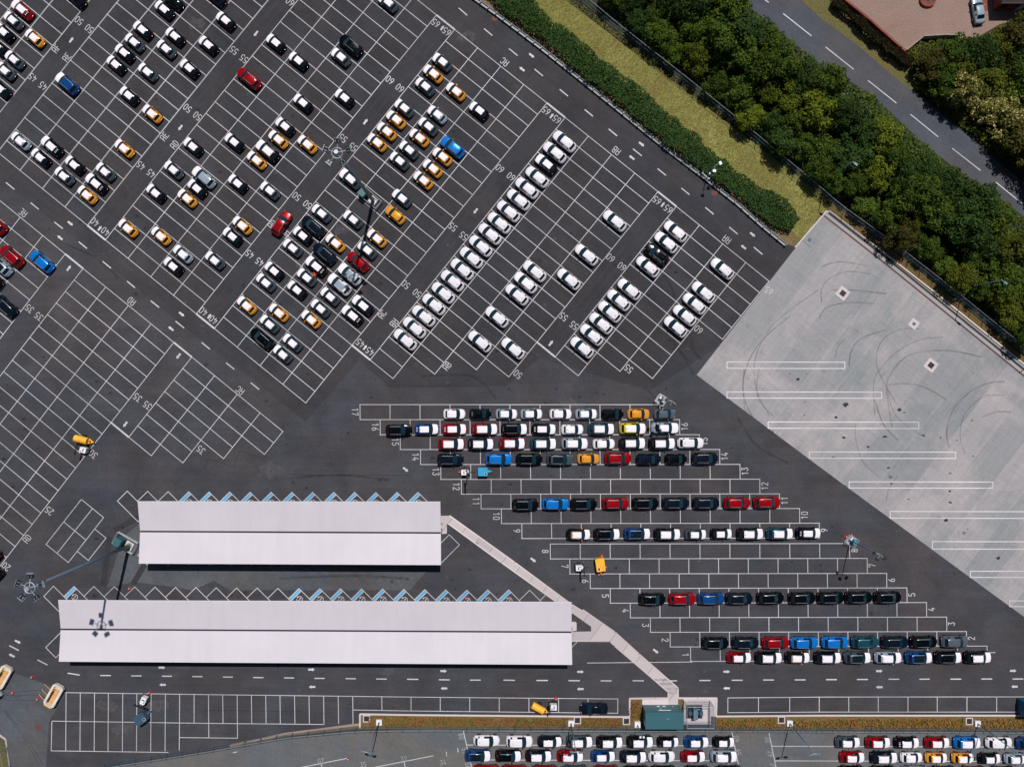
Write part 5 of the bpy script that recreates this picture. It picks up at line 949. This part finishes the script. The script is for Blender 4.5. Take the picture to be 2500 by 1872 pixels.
# ---------------- crash barrier
BP = [(1100, -46), (1161.5, 0)]+T(1000, 0, (700, 118), (1056, 388), (1400, 662), (1656, 868))+T(1500, 0, (420, 1208), (700, 1420), (1000, 1656))+T(1500, 500, (1190, 170), (1380, 325))
q = [P(*p) for p in BP]; t = thing('crash_barrier', 'long grey steel crash barrier between the car park and the hedge', 'crash barrier', (q[0][0], q[0][1], 0)); ox, oy = q[0]
tot = [0]
for a, b in zip(q[:-1], q[1:]): tot.append(tot[-1]+hypot(b[0]-a[0], b[1]-a[1]))
def along(q, tot, s):
    for i in range(len(q)-1):
        if s <= tot[i+1] or i == len(q)-2:
            f = (s-tot[i])/(tot[i+1]-tot[i]); a, b = q[i], q[i+1]; return (a[0]+(b[0]-a[0])*f, a[1]+(b[1]-a[1])*f, atan2(b[1]-a[1], b[0]-a[0]))
n = int(tot[-1]/1.62)
rm = MB()
for k in range(n):
    x, y, a = along(q, tot, tot[-1]*(k+.5)/n); nx, ny = -sin(a), cos(a); L = tot[-1]/n
    for off, z, w1, h1 in ((0, .62, .06, .10), (-.05, .54, .04, .10), (0, .46, .06, .10)): rm.box((x+nx*(off+.12)-ox, y+ny*(off+.12)-oy, z), (L+.02, w1, h1), 'kerb_grey', a)
    rm.box((x+nx*-.10-ox, y+ny*-.10-oy, .36), (L+.01, .44, .10+.002*(k % 2)), 'kerb_grey', a)
rm.build('rail', t)
pm = MB().box((0, -.08, .36), (.14, .46, .72), 'fence_blue').mesh('post')
for k in range(min(99, n+1)):
    x, y, a = along(q, tot, tot[-1]*k/n); o = bpy.data.objects.new('post', pm); C.objects.link(o); o.parent = t; o.location = (x-ox, y-oy, .07); o.rotation_euler = (0, 0, a)
kerb('barrier_kerb', [(p[0], p[1]) for p in BP], .22, .12, 'kerb_grey')
# ---------------- palisade fences
def palisade(top, h, label, m='fence_blue', gap=.17, npost=90, lean=0):
    q = [P(x, y, h) for x, y in top]; t = thing('palisade_fence', label, 'fence', (q[0][0], q[0][1], 0)); ox, oy = q[0]; tot = [0]
    for a, b in zip(q[:-1], q[1:]): tot.append(tot[-1]+hypot(b[0]-a[0], b[1]-a[1]))
    n = int(tot[-1]/gap); mb = MB()
    for k in range(n):
        x, y, a = along(q, tot, tot[-1]*(k+.5)/n); mb.tube((x-ox, y-oy, .05), (x-ox, y-oy, h), .016, n=3, m=m, cap=False)
    mb.build('pale', t)
    n2 = int(tot[-1]/2.75)
    for z in (h-.06, h*.5, .25):
        mb = MB()
        for k in range(n2):
            x, y, a = along(q, tot, tot[-1]*k/n2); x2, y2, a = along(q, tot, tot[-1]*(k+1)/n2); mb.tube((x-ox, y-oy, z), (x2-ox, y2-oy, z), (.03 if z > h-.2 else .02), n=5, m=m if z < h-.2 else 'galv', cap=False)
        mb.build('rail', t)
    pm = MB().box((0, 0, h/2), (.08, .10, h+.1), m).mesh('post')
    for k in range(min(99, n2+1)):
        x, y, a = along(q, tot, tot[-1]*k/n2); o = bpy.data.objects.new('post', pm); C.objects.link(o); o.parent = t; o.location = (x-ox, y-oy, 0); o.rotation_euler = (0, 0, a)
palisade([(1360, -66), (1440.8, 0), (1500, 49.8), (1697.8, 205.3), (1799, 286.8), (2000, 453), (2054, 500), (2181, 590.6), (2317, 696), (2500, 844), (2700, 1006)], 2.6, 'dark mesh fence between the grass bank and the tree belt')
palisade([(240, 1878), (271.7, 1872), (500, 1836), (693, 1802), (850, 1787), (928, 1784.3), (1060, 1783.4), (1500, 1785), (2000, 1786), (2500, 1789), (2640, 1790)], 2.2, 'long blue-grey fence between the planted strip and the fenced lot')
palisade([(-70, 1790), (-5, 1812), (6, 1872), (12, 1930)], 2.2, 'short mesh fence at the bottom left photo corner')
# ---------------- foliage
def leaf_quad(mb, c, n, s, rnd, m):
    n = n.normalized(); u = n.orthogonal().normalized(); u = (Matrix.Rotation(rnd.uniform(0, 6.28), 3, n) @ u); w_ = n.cross(u); a = s; b = s*rnd.uniform(.55, .9)
    mb.face([c-u*a*.5, c+w_*b*.5+u*a*.05, c+u*a*.5, c-w_*b*.5-u*a*.05], m)
def crown(seed, R, Hh, nleaf, m, s0=.22, s1=.44):
    rnd = random.Random(seed); mb = MB(); lobes = []
    for k in range(rnd.randint(20, 27)):
        a = rnd.uniform(0, 2*pi); r = R*sqrt(rnd.random())*.86; rr = R*rnd.uniform(.14, .34); z = Hh*(.42+.50*rnd.random()*(1-.75*(r/R)**2))
        lobes.append((Vector((r*cos(a), r*sin(a), z)), rr))
    lobes.append((Vector((0, 0, Hh*.66)), R*.42)); wt = [l[1]**2 for l in lobes]
    for k in range(nleaf):
        c, rr = rnd.choices(lobes, wt)[0]; th = rnd.uniform(0, 2*pi); ph = math.acos(rnd.uniform(-.35, 1)); d = Vector((sin(ph)*cos(th), sin(ph)*sin(th), cos(ph)))
        rad = rr*(rnd.uniform(.55, 1.0) if rnd.random() < .35 else rnd.gauss(.98, .09)); p = c+Vector((d.x*rad, d.y*rad, d.z*rad*.85)); p.z = max(.25, p.z)
        nrm = d*.8+Vector((rnd.gauss(0, .55), rnd.gauss(0, .55), rnd.gauss(.35, .4))); leaf_quad(mb, p, nrm, rnd.uniform(s0, s1), rnd, m)
    for k in range(nleaf//5):
        a = rnd.uniform(0, 2*pi); r = R*sqrt(rnd.random())*.8; p = Vector((r*cos(a), r*sin(a), Hh*rnd.uniform(.12, .5))); leaf_quad(mb, p, Vector((rnd.gauss(0, .5), rnd.gauss(0, .5), 1)), rnd.uniform(.35, .6), rnd, m)
    return mb
def trunk(seed, Hh, r):
    rnd = random.Random(seed); mb = MB(); mb.tube((0, 0, 0), (.05, .05, Hh*.55), r, r*.55, 8, 'bark')
    for k in range(5):
        a = k*1.3+rnd.random(); mb.tube((0, 0, Hh*(.25+.06*k)), (cos(a)*Hh*.25, sin(a)*Hh*.25, Hh*(.5+.05*k)), r*.45, r*.15, 5, 'bark', cap=False)
    return mb
LEAFS = ['leaf_green', 'leaf_dark', 'leaf_olive', 'leaf_bright', 'leaf_brown', 'leaf_blossom']; PR = {}
LN = {'leaf_green': 'mid green', 'leaf_dark': 'dark green', 'leaf_olive': 'olive green', 'leaf_bright': 'yellow-green', 'leaf_brown': 'brownish', 'leaf_blossom': 'white-blossomed'}
SHAPES = [(101+k, 3.0+.18*(k % 4), 6.2+.35*(k % 3), 2900) for k in range(7)]
def tree_at(x, y, sc_, lf, shape, label, group, rz):
    key = (lf, shape)
    if key not in PR:
        sd, R, Hh, n = SHAPES[shape]; base = ('mesh', shape)
        if base not in PR: PR[base] = (crown(sd, R, Hh, n, 'leaf_green').mesh('crown'), trunk(sd, Hh, .16).mesh('trunk'))
        me = PR[base][0].copy(); me.materials[0] = MT[lf]; PR[key] = (me, PR[base][1])
    r = thing('tree', label, 'tree', (x, y, -.03), rz, group); r.scale = (sc_, sc_, sc_*random.uniform(.85, 1.15))
    for nm, me in zip(('crown', 'trunk'), PR[key]): o = bpy.data.objects.new(nm, me); C.objects.link(o); o.parent = r
def inpoly(x, y, pl):
    r = False; j = len(pl)-1
    for i in range(len(pl)):
        if (pl[i][1] > y) != (pl[j][1] > y) and x < (pl[j][0]-pl[i][0])*(y-pl[i][1])/(pl[j][1]-pl[i][1])+pl[i][0]: r = not r
        j = i
    return r
def scatter(pl, dmin, tries, rnd):
    xs = [p[0] for p in pl]; ys = [p[1] for p in pl]; out = []
    for k in range(tries):
        x = rnd.uniform(min(xs), max(xs)); y = rnd.uniform(min(ys), max(ys))
        if inpoly(x, y, pl) and all((x-a)**2+(y-b)**2 > dmin*dmin for a, b in out): out.append((x, y))
    return out
rnd = random.Random(21)
belt = [P(x, y, 4) for x, y in ((1480, -45), (1740, -45), (1770, 10), (1930, 150), (2050, 238), (2208, 368), (2370, 486), (2515, 612), (2540, 850), (2500, 800), (2340, 668), (2190, 555), (2080, 475), (2010, 420), (1830, 272), (1700, 165), (1540, 45))]
bt = scatter(belt, 3.3, 9000, rnd)
A0 = Vector(P(1440, 0)); B0 = Vector(P(2500, 844)); dr = (B0-A0).normalized(); nr = Vector((-dr.y, dr.x))
if nr.dot(Vector(P(2000, 100))-A0) < 0: nr = -nr
info = []
for x, y in bt:
    p = Vector((x, y))-A0; d = p.dot(nr); s = p.dot(dr); info.append([d, s, x, y])
rows = {0: [], 1: [], 2: [], 3: []}
for e in info: rows[0 if e[0] < 5.5 else (1 if e[0] < 9.5 else (2 if e[0] < 13.5 else 3))].append(e)
RN = ['fence-side row', 'second row from the fence', 'third row from the fence', 'road-side row']
for k, L in rows.items():
    L.sort(key=lambda e: e[1])
    for i, (d, s, x, y) in enumerate(L):
        v = noise.noise(Vector((x*.11, y*.11, 3)))+rnd.gauss(0, .22)
        lf = 'leaf_dark' if v < -.20 else ('leaf_green' if v < .25 else ('leaf_bright' if v < .42 else ('leaf_olive' if v < .66 else 'leaf_brown')))
        edge = (k == 0 or k == 3)
        tree_at(x, y, rnd.uniform(.62, .95) if edge else rnd.uniform(.75, 1.38), lf, rnd.randrange(7), f'{LN[lf]} tree, {WORDS[min(i, 58)]} from the top left in the {RN[k]}', 'trees in the belt beside the road', rnd.uniform(0, 6.28))
wood = [P(x, y, 5) for x, y in ((2272, 160), (2290, 128), (2340, 118), (2415, 105), (2465, 62), (2485, 45), (2570, 30), (2600, 470), (2530, 368), (2460, 292), (2385, 232), (2320, 190))]
wt_ = scatter(wood, 3.3, 6000, rnd); wt_.sort(key=lambda p: -p[1]); bl = {0, 1}
rowsw = {}
for x, y in wt_: rowsw.setdefault(int((P(0, 0)[1]-y)//6.2), []).append((x, y))
for k, L in sorted(rowsw.items()):
    L.sort()
    for i, (x, y) in enumerate(L):
        px = 1250+x*S; py = 936-y*S; lf = rnd.choice(['leaf_green', 'leaf_olive', 'leaf_green', 'leaf_brown', 'leaf_dark', 'leaf_olive'])
        if min(hypot(px-2325, py-262), hypot(px-2490, py-75), hypot(px-2495, py-330), hypot(px-2420, py-280)) < 34: lf = 'leaf_blossom'
        tree_at(x, y, rnd.uniform(.85, 1.2), lf, rnd.randrange(7), f'{LN[lf]} tree right of the road, {WORDS[i]} from left in {WORDS[max(0, k)]} row down', 'trees right of the road', rnd.uniform(0, 6.28))
# hedges and undergrowth
SKIP = [P(*T(*a)[0]) for a in ((1000, 1372, (1357, 1276)), (1500, 1372, (97, 1283)), (1500, 1372, (1350, 1273)), (2000, 1372, (1213, 1284)))]+[P(926, 1761.5), P(1394, 1764), P(1927, 1764), P(2385, 1764.5), P(1555.5, 1766)]
def leafmass(name, pl, n, hf, m, s0, s1, seed, up=1.0):
    rnd = random.Random(seed); mb = MB(); xs = [p[0] for p in pl]; ys = [p[1] for p in pl]; c = 0
    while c < n:
        x = rnd.uniform(min(xs), max(xs)); y = rnd.uniform(min(ys), max(ys))
        x2 = x+.7*noise.noise(Vector((x*.5, y*.5, 1))); y2 = y+.7*noise.noise(Vector((x*.5, y*.5, 9)))
        if not inpoly(x2, y2, pl) or any(abs(x-a) < .85 and abs(y-b) < .85 for a, b in SKIP): continue
        h = hf(x, y)*(1-.45*rnd.random()**2) if rnd.random() < .8 else hf(x, y)*rnd.random()
        leaf_quad(mb, Vector((x, y, h)), Vector((rnd.gauss(0, .6), rnd.gauss(0, .6), up)), rnd.uniform(s0, s1), rnd, m); c += 1
    return mb.build(name)
HE = [P(x, y, 1) for x, y in T(1000, 0, (600, -60), (690, 20), (900, 195), (1100, 345), (1300, 520), (1500, 690), (1656, 790))+T(1500, 0, (180, 970), (400, 1150), (700, 1370), (1050, 1640))+T(1500, 500, (1200, 110), (1310, 190), (1430, 205), (1490, 110))+T(1500, 0, (1400, 1635), (1060, 1440), (840, 1275), (540, 1000), (400, 895), (160, 660), (-20, 550))+T(1000, 0, (1480, 425), (1330, 285), (1130, 150), (1030, 30), (970, -60))]
hh = lambda x, y: 1.7+.65*noise.noise(Vector((x*.35, y*.35, 0)))+.35*noise.noise(Vector((x*1.1, y*1.1, 4)))
o = leafmass('hedge', HE, 26000, hh, 'hedge_leaf', .2, .42, 5, .7); tag(o, 'long thick dark green hedge between the crash barrier and grass bank', 'hedge')
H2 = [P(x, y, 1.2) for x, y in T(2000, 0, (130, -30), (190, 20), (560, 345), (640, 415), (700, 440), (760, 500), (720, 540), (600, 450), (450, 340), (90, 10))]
o = leafmass('hedge', H2, 4500, lambda x, y: 1.6+.4*noise.noise(Vector((x*.4, y*.4, 0))), 'hedge_shaded_brown', .2, .42, 6, .7); tag(o, 'dark brown hedge with shade painted in, between the roadside verge and gravel yard', 'hedge')
UG = [P(*p) for p in ((1440, -60), (1700, -100), (1812, 10), (2000, 160), (2130, 236), (2250, 352), (2330, 414), (2470, 508), (2620, 640), (2620, 900), (2500, 825), (2181, 575), (2050, 480), (1810, 290), (1500, 40))]
o = leafmass('undergrowth', UG, 30000, lambda x, y: .8+.6*noise.noise(Vector((x*.4, y*.4, 0))), 'leaf_green', .25, .5, 7); tag(o, 'green undergrowth below the tree belt', kind='stuff')
UG = [P(*p) for p in ((2206, 135), (2246, 102), (2386, 96), (2440, 62), (2580, 50), (2600, 540), (2500, 440), (2360, 322), (2232, 216))]
o = leafmass('undergrowth', UG, 14000, lambda x, y: .9+.7*noise.noise(Vector((x*.4, y*.4, 0))), 'leaf_olive', .25, .5, 8); tag(o, 'olive undergrowth right of the road', kind='stuff')
GB = [P(*p) for p in ((1300, -60), (1330, -60), (2000, 462), (2038, 505), (2010, 515), (1945, 598), (1930, 585), (1800, 470), (1600, 300), (1400, 160), (1170, -20))]
o = leafmass('grass', GB, 15000, lambda x, y: .08+.05*noise.noise(Vector((x*.8, y*.8, 0))), 'grass_blade', .12, .28, 9, 1.6); tag(o, 'yellow-green grass on the bank', kind='stuff')
WS = [P(*p) for p in ((900, 1748), (1500, 1753), (1537, 1753), (1541, 1710), (1566, 1710), (1566, 1775), (900, 1775))]
o = leafmass('weeds', WS, 3000, lambda x, y: .4+.3*noise.noise(Vector((x*.5, y*.5, 0))), 'weed', .15, .34, 10, .6); tag(o, 'green and brown weeds in the planted strip', kind='stuff')
WS = [P(*p) for p in ((1750, 1753), (2500, 1751), (2600, 1751), (2600, 1778), (1750, 1777))]
o = leafmass('weeds', WS, 4000, lambda x, y: .45+.35*noise.noise(Vector((x*.5, y*.5, 0))), 'weed', .15, .34, 11, .6); tag(o, 'rusty brown and green weeds in the right strip', kind='stuff')
# ---------------- the person in orange beside the car
def person(x, y, rz, label):
    X, Y = P(x, y, 1.2); V_ = []; E_ = []; R_ = []
    def v(p, r): V_.append(p); R_.append(r); return len(V_)-1
    def e(a, b): E_.append((a, b))
    pel = v((0, 0, .93), .15); wa = v((.06, 0, 1.10), .14); ch = v((.17, 0, 1.32), .17); nk = v((.24, 0, 1.48), .065); hd = v((.29, 0, 1.60), .10); ht = v((.32, 0, 1.70), .085)
    e(pel, wa); e(wa, ch); e(ch, nk); e(nk, hd); e(hd, ht); nose = v((.41, 0, 1.60), .02); e(hd, nose)
    for s in (1, -1):
        hip = v((0, s*.10, .88), .11); kn = v((.04, s*.13, .48), .065); an = v((-.02+.06*s, s*.14, .08), .045); to = v((.18+.06*s, s*.15, .05), .04); e(pel, hip); e(hip, kn); e(kn, an); e(an, to)
        sh = v((.18, s*.21, 1.38), .075); el = v((.36, s*.36, 1.20), .052); wr = v((.60, s*(.36 if s > 0 else .20), 1.13), .034); pa = v((.68, s*(.36 if s > 0 else .17), 1.12), .032); e(ch, sh); e(sh, el); e(el, wr); e(wr, pa)
        py = s*(.36 if s > 0 else .17)
        for k, (dy, L) in enumerate(((-.035, .06), (-.012, .075), (.012, .07), (.035, .055))):
            f = v((.70+L*.5, py+dy, 1.115), .011); f2 = v((.70+L, py+dy, 1.085), .009); e(pa, f); e(f, f2)
        th = v((.69, py-s*.055, 1.11), .012); e(wr, th)
    me = bpy.data.meshes.new('body'); me.from_pydata([Vector(p) for p in V_], E_, []); o = bpy.data.objects.new('body', me); C.objects.link(o)
    sk = o.modifiers.new('s', 'SKIN'); o.modifiers.new('d', 'SUBSURF').levels = 1
    for i, d in enumerate(me.skin_vertices[0].data): d.radius = (R_[i], R_[i]); d.use_root = (i == 0)
    dg = bpy.context.evaluated_depsgraph_get(); m2 = bpy.data.meshes.new_from_object(o.evaluated_get(dg)); o.modifiers.clear(); o.data = m2; m2.name = 'body'
    for nm in ('hivis', 'trousers', 'skin', 'hair'): m2.materials.append(MT[nm])
    for p in m2.polygons:
        c = p.center; p.use_smooth = True
        p.material_index = 3 if (c.z > 1.62 and c.x < .36) or c.z > 1.71 else (2 if c.z > 1.47 or c.x > .60 else (0 if c.z > .88 else 1))
    t = thing('person', label, 'person', (X, Y, 0), rz); o.parent = t
person(770.4, 671.2, radians(168), 'person in an orange-red jacket and dark trousers leaning between two parked hatchbacks')
